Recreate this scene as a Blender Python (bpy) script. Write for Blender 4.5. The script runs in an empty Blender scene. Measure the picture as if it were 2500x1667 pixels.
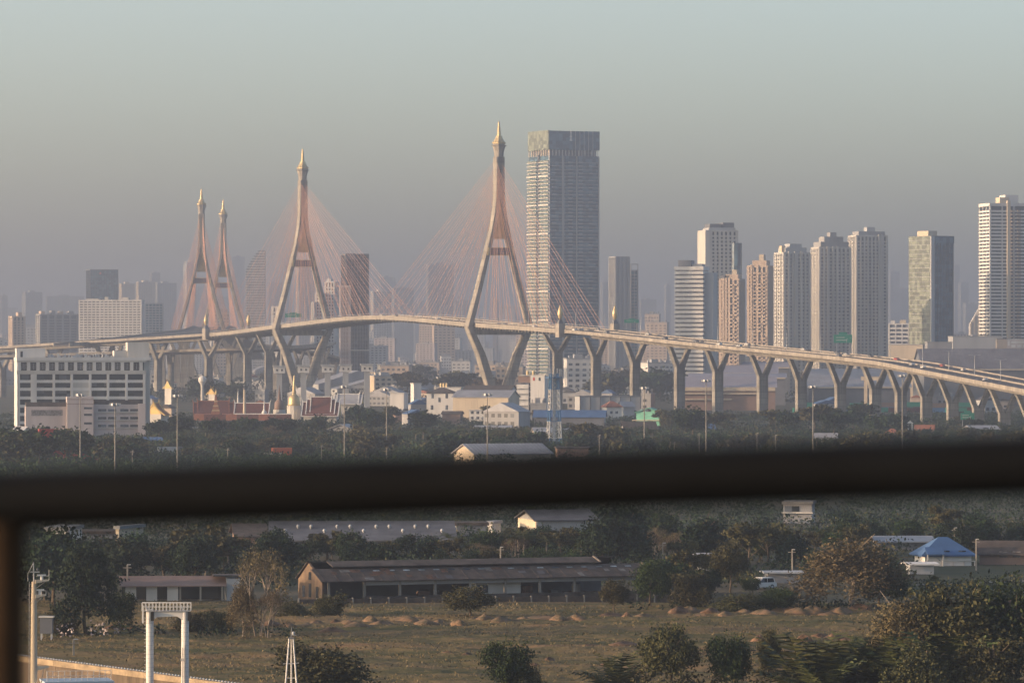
import bpy, math, random
import numpy as np
from mathutils import Vector, Matrix
random.seed(7); np.random.seed(7)
R = math.radians
SC = bpy.context.scene
COL = SC.collection
# ---------------------------------------------------------------- camera, sky, sun, exposure
F = 11500.0          # focal length in photo pixels (2500 wide)
HC = 35.0            # camera height (m): up on a ship's bridge wing
YH = 856.0           # photo row of the horizon
cam = bpy.data.cameras.new('camera'); cam_o = bpy.data.objects.new('camera', cam); COL.objects.link(cam_o)
cam.sensor_width = 36.0; cam.lens = 36.0 * F / 2500.0
cam.clip_start = 0.1; cam.clip_end = 60000
cam_o.location = (0, 0, HC)
cam_o.rotation_euler = (R(90) + math.atan((YH - 833.5) / F), 0, 0)
cam.dof.use_dof = True; cam.dof.focus_distance = 2600; cam.dof.aperture_fstop = 7.2
SC.camera = cam_o
SUN_EL, SUN_AZ = 8.0, 258.0       # elevation; azimuth clockwise from the view direction (+Y)
w = bpy.data.worlds.new('World'); SC.world = w; w.use_nodes = True
nt = w.node_tree; bg = nt.nodes['Background']
sky = nt.nodes.new('ShaderNodeTexSky'); sky.sky_type = 'NISHITA'; sky.sun_disc = False
sky.sun_elevation = R(SUN_EL); sky.sun_rotation = R(SUN_AZ); sky.altitude = 0
sky.air_density = 0.6; sky.dust_density = 2.3; sky.ozone_density = 0.2
nt.links.new(sky.outputs[0], bg.inputs[0]); bg.inputs[1].default_value = 0.15
sl = bpy.data.lights.new('sun', 'SUN'); so = bpy.data.objects.new('sun', sl); COL.objects.link(so)
sl.energy = 4.0; sl.angle = R(0.6); sl.color = (1.0, 0.67, 0.42)
sd = Vector((math.sin(R(SUN_AZ)) * math.cos(R(SUN_EL)), math.cos(R(SUN_AZ)) * math.cos(R(SUN_EL)), math.sin(R(SUN_EL))))
so.rotation_euler = sd.to_track_quat('Z', 'Y').to_euler(); so.location = (-200, -50, 300)
SC.view_settings.view_transform = 'Standard'; SC.view_settings.look = 'None'
SC.view_settings.exposure = 1.34; SC.view_settings.gamma = 1.0; SC.view_settings.use_curve_mapping = False
cy = SC.cycles
cy.use_denoising = True; cy.max_bounces = 6; cy.diffuse_bounces = 3; cy.glossy_bounces = 2
cy.volume_bounces = 1; cy.transparent_max_bounces = 4; cy.caustics_reflective = False; cy.caustics_refractive = False
cy.sample_clamp_indirect = 4.0; cy.volume_max_steps = 64
SC.render.film_transparent = False
HAZE_DENSITY = 1.75e-4

# ---------------------------------------------------------------- helpers
def PX(px, D): return (px - 1250.0) / F * D
def PZ(py, D): return HC - (py - YH) / F * D
def GD(py): return HC * F / (py - YH)            # distance of the ground seen on photo row py
def W(px, py, D): return Vector((PX(px, D), D, PZ(py, D)))

class MB:
    def __init__(s): s.v = []; s.f = []; s.m = []
    def quad(s, a, b, c, d, m=0):
        n = len(s.v); s.v += [tuple(a), tuple(b), tuple(c), tuple(d)]; s.f.append((n, n+1, n+2, n+3)); s.m.append(m)
    def poly(s, pts, m=0):
        n = len(s.v); s.v += [tuple(p) for p in pts]; s.f.append(tuple(range(n, n+len(pts)))); s.m.append(m)
    def box(s, x0, x1, y0, y1, z0, z1, m=0, top=None):
        n = len(s.v)
        s.v += [(x0,y0,z0),(x1,y0,z0),(x1,y1,z0),(x0,y1,z0),(x0,y0,z1),(x1,y0,z1),(x1,y1,z1),(x0,y1,z1)]
        s.f += [(n+3,n+2,n+1,n),(n+4,n+5,n+6,n+7),(n,n+1,n+5,n+4),(n+1,n+2,n+6,n+5),(n+2,n+3,n+7,n+6),(n+3,n,n+4,n+7)]
        s.m += [m, m if top is None else top, m, m, m, m]; return s
    def loft(s, rings, m=0, caps=True, closed=True):
        n = len(s.v); k = len(rings[0])
        for r in rings: s.v += [tuple(p) for p in r]
        for i in range(len(rings)-1):
            for j in range(k if closed else k-1):
                a = n+i*k+j; b = n+i*k+(j+1) % k
                s.f.append((a, b, b+k, a+k)); s.m.append(m)
        if caps and closed:
            s.f.append(tuple(n+j for j in reversed(range(k)))); s.m.append(m)
            e = n+(len(rings)-1)*k
            s.f.append(tuple(e+j for j in range(k))); s.m.append(m)
        return s
    def beam(s, p, q, wx, wy=None, m=0, up=(0,0,1)):
        """a rectangular bar from p to q, wx across and wy in the other direction"""
        wy = wx if wy is None else wy
        p = Vector(p); q = Vector(q); d = (q-p).normalized(); u = Vector(up)
        if abs(d.dot(u)) > .98: u = Vector((0,1,0))
        x = d.cross(u).normalized()*wx/2; y = x.cross(d).normalized()*wy/2
        s.loft([[c-x-y, c+x-y, c+x+y, c-x+y] for c in (p, q)], m); return s
    def tube(s, p, q, r0, r1=None, n=8, m=0):
        r1 = r0 if r1 is None else r1
        p = Vector(p); q = Vector(q); d = (q-p).normalized()
        u = Vector((0,0,1)) if abs(d.z) < .95 else Vector((1,0,0))
        x = d.cross(u).normalized(); y = x.cross(d).normalized()
        s.loft([[c+(x*math.cos(6.28318*i/n)-y*math.sin(6.28318*i/n))*r for i in range(n)] for c, r in ((p, r0), (q, r1))], m); return s
    def lathe(s, prof, n=12, c=(0,0,0), m=0, rot=0.0):
        s.loft([[(c[0]+r*math.cos(6.28318*i/n+rot), c[1]+r*math.sin(6.28318*i/n+rot), c[2]+z) for i in range(n)] for r, z in prof], m); return s
    def prism(s, pts, y0, y1, m=0):
        """polygon pts in x,z pushed from y0 to y1"""
        s.loft([[(x, y0, z) for x, z in pts], [(x, y1, z) for x, z in pts]], m); return s

def mesh_from(mb, mats, smooth=False):
    me = bpy.data.meshes.new('m'); me.from_pydata(mb.v, [], mb.f)
    for mt in mats: me.materials.append(mt)
    if len(mats) > 1: me.polygons.foreach_set('material_index', mb.m)
    if smooth: me.polygons.foreach_set('use_smooth', [True]*len(mb.f))
    me.update(); return me
def link(name, me, parent=None, loc=(0,0,0), rz=0.0, scale=None):
    o = bpy.data.objects.new(name, me); COL.objects.link(o); o.location = loc
    if rz: o.rotation_euler = (0, 0, rz)
    if scale: o.scale = scale
    if parent is not None: o.parent = parent
    return o
def mk(name, mb, mats, parent=None, loc=(0,0,0), rz=0.0, smooth=False, scale=None):
    if not isinstance(mats, (list, tuple)): mats = [mats]
    return link(name, mesh_from(mb, mats, smooth), parent, loc, rz, scale)
def empty(name, loc, rz=0.0):
    o = bpy.data.objects.new(name, None); COL.objects.link(o); o.location = loc; o.rotation_euler = (0, 0, rz); o.empty_display_size = 1; return o
def T(o, label, cat, group=None):
    o['label'] = label; o['category'] = cat
    if group: o['group'] = group
    return o
def kind(o, k, label=None):
    o['kind'] = k
    if label: o['label'] = label
    return o
def copy_tree(o, loc=None, rz=None, scale=None):
    c = o.copy(); COL.objects.link(c)
    if loc is not None: c.location = loc
    if rz is not None: c.rotation_euler = (0, 0, rz)
    if scale is not None: c.scale = scale
    for ch in o.children:
        d = ch.copy(); COL.objects.link(d); d.parent = c
        for g in ch.children:
            e = g.copy(); COL.objects.link(e); e.parent = d
    return c

# ---------------------------------------------------------------- materials
def nodes_of(name):
    m = bpy.data.materials.new(name); m.use_nodes = True
    n = m.node_tree; return m, n, n.nodes['Principled BSDF']
def mat(name, col, rough=.8, var=.15, scale=.3, col2=None, metal=0.0, spec=.3, streak=False, bump=0.0, objvar=0.0, joint=0.0):
    """procedural colour: noise between col and col2, optional vertical rain streaks and a tint per object"""
    m, n, b = nodes_of(name)
    b.inputs['Roughness'].default_value = rough; b.inputs['Metallic'].default_value = metal
    b.inputs['Specular IOR Level'].default_value = spec
    c2 = col2 or tuple(max(0, c*(1-var*1.6)) for c in col)
    c1 = tuple(min(1, c*(1+var*.5)) for c in col)
    tc = n.nodes.new('ShaderNodeTexCoord'); mp = n.nodes.new('ShaderNodeMapping')
    n.links.new(tc.outputs['Object'], mp.inputs[0])
    if streak: mp.inputs['Scale'].default_value = (1, 1, .12)
    nz = n.nodes.new('ShaderNodeTexNoise'); nz.inputs['Scale'].default_value = scale; nz.inputs['Detail'].default_value = 5; nz.inputs['Roughness'].default_value = .65
    n.links.new(mp.outputs[0], nz.inputs['Vector'])
    rp = n.nodes.new('ShaderNodeValToRGB'); rp.color_ramp.elements[0].position = .32; rp.color_ramp.elements[1].position = .68
    rp.color_ramp.elements[0].color = (*c2, 1); rp.color_ramp.elements[1].color = (*c1, 1)
    n.links.new(nz.outputs['Fac'], rp.inputs[0]); out = rp.outputs[0]
    if joint:                                   # pour joints: a stained line every `joint` metres and each lift its own shade
        sx = n.nodes.new('ShaderNodeSeparateXYZ'); n.links.new(tc.outputs['Object'], sx.inputs[0])
        dv = n.nodes.new('ShaderNodeMath'); dv.operation = 'DIVIDE'; dv.inputs[1].default_value = joint; n.links.new(sx.outputs['Z'], dv.inputs[0])
        fr = n.nodes.new('ShaderNodeMath'); fr.operation = 'FRACT'; n.links.new(dv.outputs[0], fr.inputs[0])
        fl_ = n.nodes.new('ShaderNodeMath'); fl_.operation = 'FLOOR'; n.links.new(dv.outputs[0], fl_.inputs[0])
        wn = n.nodes.new('ShaderNodeTexWhiteNoise'); wn.noise_dimensions = '1D'; n.links.new(fl_.outputs[0], wn.inputs['W'])
        lt = n.nodes.new('ShaderNodeMath'); lt.operation = 'GREATER_THAN'; lt.inputs[1].default_value = .07; n.links.new(fr.outputs[0], lt.inputs[0])
        m1 = n.nodes.new('ShaderNodeMapRange'); m1.inputs[3].default_value = .62; m1.inputs[4].default_value = 1.0; n.links.new(lt.outputs[0], m1.inputs[0])
        m2 = n.nodes.new('ShaderNodeMapRange'); m2.inputs[3].default_value = .86; m2.inputs[4].default_value = 1.08; n.links.new(wn.outputs['Value'], m2.inputs[0])
        mm = n.nodes.new('ShaderNodeMath'); mm.operation = 'MULTIPLY'; n.links.new(m1.outputs[0], mm.inputs[0]); n.links.new(m2.outputs[0], mm.inputs[1])
        hj = n.nodes.new('ShaderNodeHueSaturation'); n.links.new(mm.outputs[0], hj.inputs['Value']); n.links.new(out, hj.inputs['Color']); out = hj.outputs[0]
    if objvar:
        oi = n.nodes.new('ShaderNodeObjectInfo'); hs = n.nodes.new('ShaderNodeHueSaturation')
        mr = n.nodes.new('ShaderNodeMapRange'); mr.inputs[3].default_value = 1-objvar; mr.inputs[4].default_value = 1+objvar
        n.links.new(oi.outputs['Random'], mr.inputs[0]); n.links.new(mr.outputs[0], hs.inputs['Value']); n.links.new(out, hs.inputs['Color']); out = hs.outputs[0]
    n.links.new(out, b.inputs['Base Color'])
    if bump:
        bp = n.nodes.new('ShaderNodeBump'); bp.inputs['Strength'].default_value = bump; bp.inputs['Distance'].default_value = .2
        n.links.new(nz.outputs['Fac'], bp.inputs['Height']); n.links.new(bp.outputs[0], b.inputs['Normal'])
    return m
def leafmat(name, dark, light, objvar=.25):
    m, n, b = nodes_of(name)
    b.inputs['Roughness'].default_value = .75; b.inputs['Specular IOR Level'].default_value = .15
    at = n.nodes.new('ShaderNodeAttribute'); at.attribute_name = 'tint'
    rp = n.nodes.new('ShaderNodeValToRGB'); rp.color_ramp.elements[0].color = (*dark, 1); rp.color_ramp.elements[1].color = (*light, 1)
    n.links.new(at.outputs['Fac'], rp.inputs[0])
    oi = n.nodes.new('ShaderNodeObjectInfo'); hs = n.nodes.new('ShaderNodeHueSaturation')
    mr = n.nodes.new('ShaderNodeMapRange'); mr.inputs[3].default_value = 1-objvar; mr.inputs[4].default_value = 1+objvar
    mh = n.nodes.new('ShaderNodeMapRange'); mh.inputs[3].default_value = .475; mh.inputs[4].default_value = .515
    n.links.new(oi.outputs['Random'], mr.inputs[0]); n.links.new(oi.outputs['Random'], mh.inputs[0])
    n.links.new(mr.outputs[0], hs.inputs['Value']); n.links.new(mh.outputs[0], hs.inputs['Hue'])
    n.links.new(rp.outputs[0], hs.inputs['Color']); n.links.new(hs.outputs[0], b.inputs['Base Color'])
    return m
def glass(name, col, rough=.22, objvar=0, cell=(3.1, 3.1, 2.9), lift=2.6):
    """glazing whose panes differ: some curtained, some clear, some with a reflection put into the colour, cell by cell"""
    m, n, b = nodes_of(name); b.inputs['Roughness'].default_value = rough; b.inputs['Specular IOR Level'].default_value = .5
    tc = n.nodes.new('ShaderNodeTexCoord'); sn = n.nodes.new('ShaderNodeVectorMath'); sn.operation = 'SNAP'; sn.inputs[1].default_value = cell
    wn = n.nodes.new('ShaderNodeTexWhiteNoise'); rp = n.nodes.new('ShaderNodeValToRGB'); e = rp.color_ramp.elements
    n.links.new(tc.outputs['Object'], sn.inputs[0]); n.links.new(sn.outputs[0], wn.inputs['Vector']); n.links.new(wn.outputs['Value'], rp.inputs[0])
    e[0].position = .25; e[0].color = (*[c*.6 for c in col], 1); e[1].position = 1.0; e[1].color = (*[min(.5, c*lift+.03) for c in col], 1)
    x = e.new(.8); x.color = (*[c*1.25 for c in col], 1); out = rp.outputs[0]
    if objvar:
        oi = n.nodes.new('ShaderNodeObjectInfo'); hs = n.nodes.new('ShaderNodeHueSaturation'); mr = n.nodes.new('ShaderNodeMapRange'); mr.inputs[3].default_value = 1-objvar; mr.inputs[4].default_value = 1+objvar
        n.links.new(oi.outputs['Random'], mr.inputs[0]); n.links.new(mr.outputs[0], hs.inputs['Value']); n.links.new(out, hs.inputs['Color']); out = hs.outputs[0]
    n.links.new(out, b.inputs['Base Color']); return m
M = {}
M['conc'] = mat('bridge_concrete', (.285, .26, .225), .85, .30, .35, streak=True)
M['conc2'] = mat('pier_concrete', (.26, .245, .22), .9, .34, .4, streak=True)
M['concp'] = mat('pylon_concrete', (.27, .248, .215), .85, .34, .3, streak=True, joint=4.5)
M['concy'] = mat('y_pier_concrete', (.23, .22, .20), .9, .36, .4, streak=True, joint=3.2, objvar=.1)
M['quay'] = mat('stained_quay_concrete', (.125, .095, .068), .9, .45, .5, streak=True)
M['coping'] = mat('quay_coping', (.28, .215, .14), .9, .3, .6)
M['asph'] = mat('asphalt', (.055, .055, .06), .9, .2, .2)
M['gold'] = mat('gold_leaf', (.52, .41, .22), .45, .15, .5, metal=.4)
M['goldp'] = mat('gold_paint', (.55, .38, .12), .6, .2, .3)
M['purple'] = mat('purple_tile', (.10, .07, .17), .6, .2, .5)
M['cable'] = mat('orange_cable_sheath', (.56, .29, .19), .6, .1, .1)
M['steel'] = mat('galvanised_steel', (.45, .46, .47), .5, .15, .3, metal=.3)
M['white'] = mat('white_paint', (.60, .59, .57), .75, .12, .15, streak=True)
M['offw'] = mat('off_white_render', (.48, .465, .435), .85, .18, .12, streak=True)
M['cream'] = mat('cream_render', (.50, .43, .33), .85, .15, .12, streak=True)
M['beige'] = mat('beige_render', (.46, .37, .295), .85, .15, .12, streak=True)
M['pink'] = mat('pinkish_render', (.48, .42, .41), .85, .15, .12, streak=True)
M['grey'] = mat('grey_render', (.27, .275, .285), .85, .15, .12, streak=True)
M['lgrey'] = mat('light_grey_cladding', (.35, .365, .38), .7, .12, .12, streak=True)
M['dgrey'] = mat('dark_grey_cladding', (.13, .14, .16), .7, .2, .1)
M['brown'] = mat('brown_cladding', (.22, .15, .12), .7, .2, .1)
M['gblue'] = glass('blue_glass', (.045, .10, .15), .3, lift=1.3)
M['gteal'] = glass('teal_glass', (.05, .13, .16), lift=1.3)
M['ggreen'] = glass('sun_tinted_green_glass', (.13, .15, .115), .4, lift=1.2)  # golden tone is low sunlight put into the glass colour
M['gdark'] = glass('dark_glass', (.03, .035, .045))
M['win'] = glass('window_glass', (.045, .055, .07), .25, objvar=.4)
M['cwin'] = glass('condo_window_glass', (.19, .19, .20), .35, lift=1.2)
M['winc'] = mat('curtained_window', (.16, .15, .15), .5, .5, 1.5, objvar=.5)
M['red'] = mat('red_paint', (.45, .06, .04), .6, .2, .3)
M['rooft'] = mat('temple_red_tile', (.115, .04, .03), .7, .2, .6)
M['roofo'] = mat('orange_tile', (.28, .11, .065), .75, .2, .6)
M['roofb'] = mat('blue_metal_roof', (.06, .125, .26), .6, .15, .2)
M['roofg'] = mat('grey_metal_roof', (.30, .31, .34), .55, .15, .2, streak=False)
M['roofd'] = mat('dark_corrugated_roof', (.075, .06, .052), .9, .5, .5, col2=(.03, .026, .025))
M['roofm'] = mat('mid_grey_metal_roof', (.10, .10, .11), .7, .3, .3)
M['roofl'] = mat('lilac_grey_metal_roof', (.34, .32, .36), .6, .12, .08)
M['green'] = mat('mint_green_render', (.20, .52, .38), .8, .12, .2)
M['sign'] = mat('green_road_sign', (.02, .24, .16), .5, .08, .3)
M['black'] = mat('black_rubber', (.012, .012, .012), .7, .1, 1)
M['bark'] = mat('bark', (.09, .07, .05), .95, .3, 1.5)
M['barkp'] = mat('pale_bark', (.20, .17, .14), .95, .3, 1.5)
M['orange'] = mat('orange_paint', (.70, .16, .06), .6, .15, .3)
M['blue'] = mat('blue_steel_paint', (.06, .17, .33), .6, .15, .3)
# ---------------------------------------------------------------- haze, ground, water
hz = mk('haze', MB().box(-16000, 16000, -600, 26500, -6.0, 320), [])
kind(hz, 'stuff', 'pale brownish evening haze filling the air over the city')
hm = bpy.data.materials.new('haze_air'); hm.use_nodes = True; hn = hm.node_tree
for n_ in list(hn.nodes):
    if n_.type == 'BSDF_PRINCIPLED': hn.nodes.remove(n_)
pv = hn.nodes.new('ShaderNodeVolumePrincipled'); pv.inputs['Color'].default_value = (.47, .51, .595, 1)
pv.inputs['Density'].default_value = HAZE_DENSITY; pv.inputs['Anisotropy'].default_value = .6
hn.links.new(pv.outputs[0], hn.nodes['Material Output'].inputs['Volume'])
hz.data.materials.append(hm)

def ground_mat():
    m, n, b = nodes_of('city_ground'); b.inputs['Roughness'].default_value = .95; b.inputs['Specular IOR Level'].default_value = .1
    tc = n.nodes.new('ShaderNodeTexCoord'); nz = n.nodes.new('ShaderNodeTexNoise'); nz.inputs['Scale'].default_value = .02; nz.inputs['Detail'].default_value = 8
    n.links.new(tc.outputs['Object'], nz.inputs['Vector'])
    rp = n.nodes.new('ShaderNodeValToRGB'); e = rp.color_ramp.elements; e[0].position = .35; e[0].color = (.035, .045, .025, 1); e[1].position = .7; e[1].color = (.10, .085, .06, 1)
    n.links.new(nz.outputs['Fac'], rp.inputs[0]); n.links.new(rp.outputs[0], b.inputs['Base Color']); return m
# the quay edge runs from far left towards the camera's right; land is beyond it
QA = Vector((-3000, 5470, 0)); QB = Vector((-53.5, 530, 0)); QC = Vector((-33.2, 496, 0)); QD = Vector((330, -112, 0))
qdir = (QC-QB).normalized(); qn = Vector((qdir.y, -qdir.x, 0))      # qn points to the water side
gmb = MB(); gmb.poly([QA, QB, QC, QD, (14000, -112, 0), (14000, 26000, 0), (-14000, 26000, 0), (-14000, 5470, 0)])
kind(mk('ground', gmb, ground_mat()), 'structure')
wm, n, b = nodes_of('river_water'); b.inputs['Base Color'].default_value = (.045, .05, .045, 1); b.inputs['Roughness'].default_value = .12
nz = n.nodes.new('ShaderNodeTexNoise'); nz.inputs['Scale'].default_value = .35; nz.inputs['Detail'].default_value = 6
tc = n.nodes.new('ShaderNodeTexCoord'); n.links.new(tc.outputs['Object'], nz.inputs['Vector'])
bp = n.nodes.new('ShaderNodeBump'); bp.inputs['Strength'].default_value = .5; bp.inputs['Distance'].default_value = .4
n.links.new(nz.outputs['Fac'], bp.inputs['Height']); n.links.new(bp.outputs[0], b.inputs['Normal'])
wmb = MB(); wmb.poly([(-14000, -500, -2.8), (14000, -500, -2.8), (14000, -112, -2.8), (330, -112, -2.8), (QC.x, QC.y, -2.8), (QB.x, QB.y, -2.8), (-3000, 5470, -2.8), (-14000, 5470, -2.8)])
kind(mk('river_water', wmb, wm), 'structure')
# ---------------------------------------------------------------- bridges
def spline(P, step):
    """Catmull-Rom through P, resampled every `step` metres"""
    P = [Vector(p) for p in P]; Q = [2*P[0]-P[1]] + P + [2*P[-1]-P[-2]]; pts = []
    for i in range(1, len(Q)-2):
        p0, p1, p2, p3 = Q[i-1:i+3]
        for k in range(40):
            t = k/40; pts.append(.5*((2*p1)+(p2-p0)*t+(2*p0-5*p1+4*p2-p3)*t*t+(3*p1-p0-3*p2+p3)*t**3))
    pts.append(P[-1]); out = [pts[0]]; acc = 0
    for a, b_ in zip(pts, pts[1:]):
        L = (b_-a).length
        while acc + L >= step:
            a = a + (b_-a)*((step-acc)/L); L = (b_-a).length; acc = 0; out.append(a)
        acc += L
    return out
def frames(pts, flip=1):
    fr = []
    for i, p in enumerate(pts):
        t = pts[min(i+1, len(pts)-1)] - pts[max(i-1, 0)]; t.z = 0; t.normalize()
        fr.append((p, t, Vector((-t.y*flip, t.x*flip, 0))))       # points across the deck, away from the named edge
    return fr
def sweep(fr, sec, width=None):
    """rings of section points (offset from the left edge, dz)"""
    return [[p + n*o + Vector((0, 0, z)) for o, z in (sec(i) if callable(sec) else sec)] for i, (p, t, n) in enumerate(fr)]

# left (camera-side) edge of the near bridge, travelled from the far left approach to the right end
EDGE = [(-760, 3690, 22), (-454, 3604, 34.8), (-387, 3562, 38.4), (-321, 3508, 42.2), (-220, 3404, 47.7), (-159.4, 3229.6, 53.0), (-91.4, 3035.6, 57.6),
        (-23.5, 2841.6, 51.8), (29, 2690, 47.2), (102.6, 2551, 38.9), (171.8, 2380, 31.2), (193.6, 2307, 27.0), (230.7, 2122, 17.7), (262, 1960, 10.2), (284, 1850, 5.5)]
pts = spline(EDGE, 6.0); FRM = frames(pts)
def near_i(X, Y): return min(range(len(pts)), key=lambda i: (pts[i].x-X)**2+(pts[i].y-Y)**2)
iL0, iL, iRm, iR, iR1 = near_i(-220, 3404), near_i(-159.4, 3229.6), near_i(-91, 3035), near_i(-23.5, 2841.6), near_i(29, 2690)
DW = 32.0
def wid(i):
    if i < iL0: return max(20., DW-(iL0-i)*.4)
    return DW if i < iR1 else max(27., DW-(i-iR1)*.12)
bridge = T(empty('cable_stayed_bridge', (-75.8, 3041, 0)), 'long cable-stayed road bridge with two orange-cabled pylons and curving sunlit viaduct', 'bridge')
BO = Vector((-75.8, 3041, 0))
def bmk(name, mb, mats, parent=None, **k):
    """bridge part given in world coordinates"""
    o = mk(name, mb, mats, parent or bridge, **k)
    if (parent or bridge) is bridge: o.location = -BO
    return o
def gdep(i): return 2.5 if iL0 <= i <= iR1 else 1.9
bmk('deck_slab', MB().loft(sweep(FRM, lambda i: [(.5, -.65), (wid(i)-.5, -.65), (wid(i)-.5, -1.5), (wid(i)*.78, -gdep(i)-.4), (wid(i)*.22, -gdep(i)-.4), (.5, -1.5)])), M['asph'])
def box_sec(i):
    d = 2.6 if (i < iL0-2 or i > iR1+2) else .5
    c = wid(i)/2; return [(c-7, -gdep(i)-.3), (c+7, -gdep(i)-.3), (c+5.2, -gdep(i)-d), (c-5.2, -gdep(i)-d)]
bmk('box_girder', MB().loft(sweep(FRM, box_sec)), M['conc2'])
for side in (0, 1):
    def sec(i):
        o = 0 if side == 0 else wid(i)-.5
        return [(o, 0), (o+.5, 0), (o+.5, -gdep(i)), (o, -gdep(i))]
    bmk('edge_girder', MB().loft(sweep(FRM, sec)), M['conc'])
bmk('median_barrier', MB().loft(sweep(FRM, lambda i: [(wid(i)/2-.3, -.65), (wid(i)/2-.12, 0.1), (wid(i)/2+.12, 0.1), (wid(i)/2+.3, -.65)])), M['conc'])
for o1 in (5.0, 8.6, 18.6, 22.2):           # painted lane lines, 4 mm proud of the asphalt
    mb = MB()
    for i in range(iR1-30, len(FRM)-1, 2):
        p, t, n = FRM[i]; q = FRM[i+1][0]; a = p+n*o1+Vector((0,0,-.64)); b_ = p+(q-p)*.6+n*o1+Vector((0,0,-.64))
        mb.quad(a-n*.1, a+n*.1, b_+n*.1, b_-n*.1)
    kind(bmk('lane_marking', mb, M['white']), 'stuff')
for side in (0, 1):                          # steel rail on the cable-stayed part
    mb = MB()
    for i in range(iL0, iR1):
        n = FRM[i][2]*(.25 if side == 0 else wid(i)-.25)
        mb.beam(FRM[i][0]+n+Vector((0,0,.95)), FRM[i+1][0]+n+Vector((0,0,.95)), .14, .14)
        mb.beam(FRM[i][0]+n, FRM[i][0]+n+Vector((0,0,.95)), .12, .12)
    bmk('handrail', mb, M['steel'])
fbm = None
for i in range(iL0+1, iR1):                   # floor beams under the cable-stayed deck show as teeth along the girder
    p, t, n = FRM[i]
    a = p+n*.1+Vector((0,0,-3.05)); b_ = p+n*(DW-.1)+Vector((0,0,-3.05))
    bmk('floor_beam', MB().beam(a, b_, .9, 1.3), M['conc2'])

def pylon(parent, c, u, deckz, Wk=19.4, off=Vector((0,0,0)), small=False):
    """diamond pylon at plan point c; u = unit bridge direction; deckz = level of the kink"""
    t = Vector((u.y, -u.x, 0));
    if t.x < 0: t = -t
    c = Vector((c[0], c[1], 0)) - off
    P = empty('pylon', c); P.parent = parent
    rz = math.atan2(t.y, t.x); P.rotation_euler = (0, 0, rz)      # local x across the deck, local y along it
    # upper leg: centre offset, half width across, half depth along, height
    up = [(0.9, 1.75, 3.2, 152), (0.9, 1.8, 3.25, 138), (1.3, 1.6, 3.3, 127), (2.4, 1.35, 3.35, 119), (4.6, 1.25, 3.4, 108), (6.9, 1.3, 3.4, 98), (Wk*.63, 1.4, 3.45, 76), (Wk, 1.6, 3.6, deckz)]
    lo = [(Wk+.1, 1.75, 3.6, deckz), (Wk*.62, 2.3, 3.7, deckz-16), (Wk*.30, 2.6, 3.8, 14.5), (Wk*.12, 2.7, 4.0, 9.0)]
    for s in (-1, 1):
        for nm, prof in (('upper_leg', up), ('lower_leg', lo)):
            rings = []
            for o, hw, hd, z in prof:
                ch = .35
                r = [(-hw, -hd+ch), (-hw+ch, -hd), (hw-ch, -hd), (hw, -hd+ch), (hw, hd-ch), (hw-ch, hd), (-hw+ch, hd), (-hw, hd-ch)]
                rings.append([(s*o+x, y, z) for x, y in r])
            mk(nm, MB().loft(list(reversed(rings))), M['concp'], P)
    mk('foot', MB().loft([[(-8, -7, 0), (8, -7, 0), (8, 7, 0), (-8, 7, 0)], [(-7, -5.5, 4), (7, -5.5, 4), (7, 5.5, 4), (-7, 5.5, 4)], [(-5.2, -4.2, 10.5), (5.2, -4.2, 10.5), (5.2, 4.2, 10.5), (-5.2, 4.2, 10.5)]]), M['conc2'], P)
    mk('deck_crossbeam', MB().box(-Wk-.3, Wk+.3, -3.0, 3.0, deckz-4.6, deckz-1.2), M['conc2'], P)
    # infill screen between the legs with gilt ribs
    ip = MB().loft([[(-3.9, -1.2, 102.5), (3.9, -1.2, 102.5), (3.9, 1.2, 102.5), (-3.9, 1.2, 102.5)], [(-2.3, -1.2, 112), (2.3, -1.2, 112), (2.3, 1.2, 112), (-2.3, 1.2, 112)], [(-.7, -1.2, 124), (.7, -1.2, 124), (.7, 1.2, 124), (-.7, 1.2, 124)]])
    sc = mk('infill_screen', ip, M['goldp'], P)
    for k in range(-4, 5):
        mk('gilt_rib', MB().loft([[(k*.85-.12, -1.45, 102.6), (k*.85+.12, -1.45, 102.6), (k*.85+.12, -1.15, 102.6), (k*.85-.12, -1.15, 102.6)],
                                  [(k*.17-.06, -1.45, 122), (k*.17+.06, -1.45, 122), (k*.17+.06, -1.15, 122), (k*.17-.06, -1.15, 122)]]), M['gold'], P)
    beam = MB().box(-7.6, 7.6, -1.8, 1.8, 92.7, 97.0, 0)
    for k in range(9):
        for r in range(2):
            x = -6.1+k*1.52; beam.box(x-.5, x+.5, -2.0, -1.75, 93.3+r*1.8, 94.7+r*1.8, 1)
    for z in (92.5, 96.9): beam.box(-7.7, 7.7, -2.05, 2.05, z, z+.35, 2)
    mk('crossbeam', beam, [M['purple'], M['brown'], M['goldp']], P)
    for s in (-1, 1): mk('gilt_plate', MB().beam((s*8.05, -3.65, 92.6), (s*7.55, -3.65, 97.2), 1.1, .5), M['gold'], P)
    # crown and gilt spire
    mk('crown', MB().lathe([(2.9, 148), (2.8, 152.5), (3.0, 155.2), (3.8, 158.0), (4.1, 158.6)], 8, rot=R(22.5)), M['conc'], P)
    mk('platform', MB().lathe([(4.6, 158.6), (4.7, 159.0), (3.6, 159.1), (3.6, 159.9)], 8, rot=R(22.5)), M['conc2'], P)
    sp = mk('spire_base', MB().lathe([(4.1, 159.9), (4.2, 160.7), (3.2, 161.6), (2.3, 163.2), (1.9, 164.6), (1.6, 164.7)], 8, rot=R(22.5)), M['gold'], P)
    mk('spire', MB().lathe([(1.3, 164.6), (.85, 169.5), (.5, 172.9), (.12, 173.6)], 8, rot=R(22.5)), M['gold'], P)
    return P
cPR, cPL = Vector((-7.9, 2847, 0)), Vector((-143.8, 3235, 0))
uB = (cPL-cPR).normalized()
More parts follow.
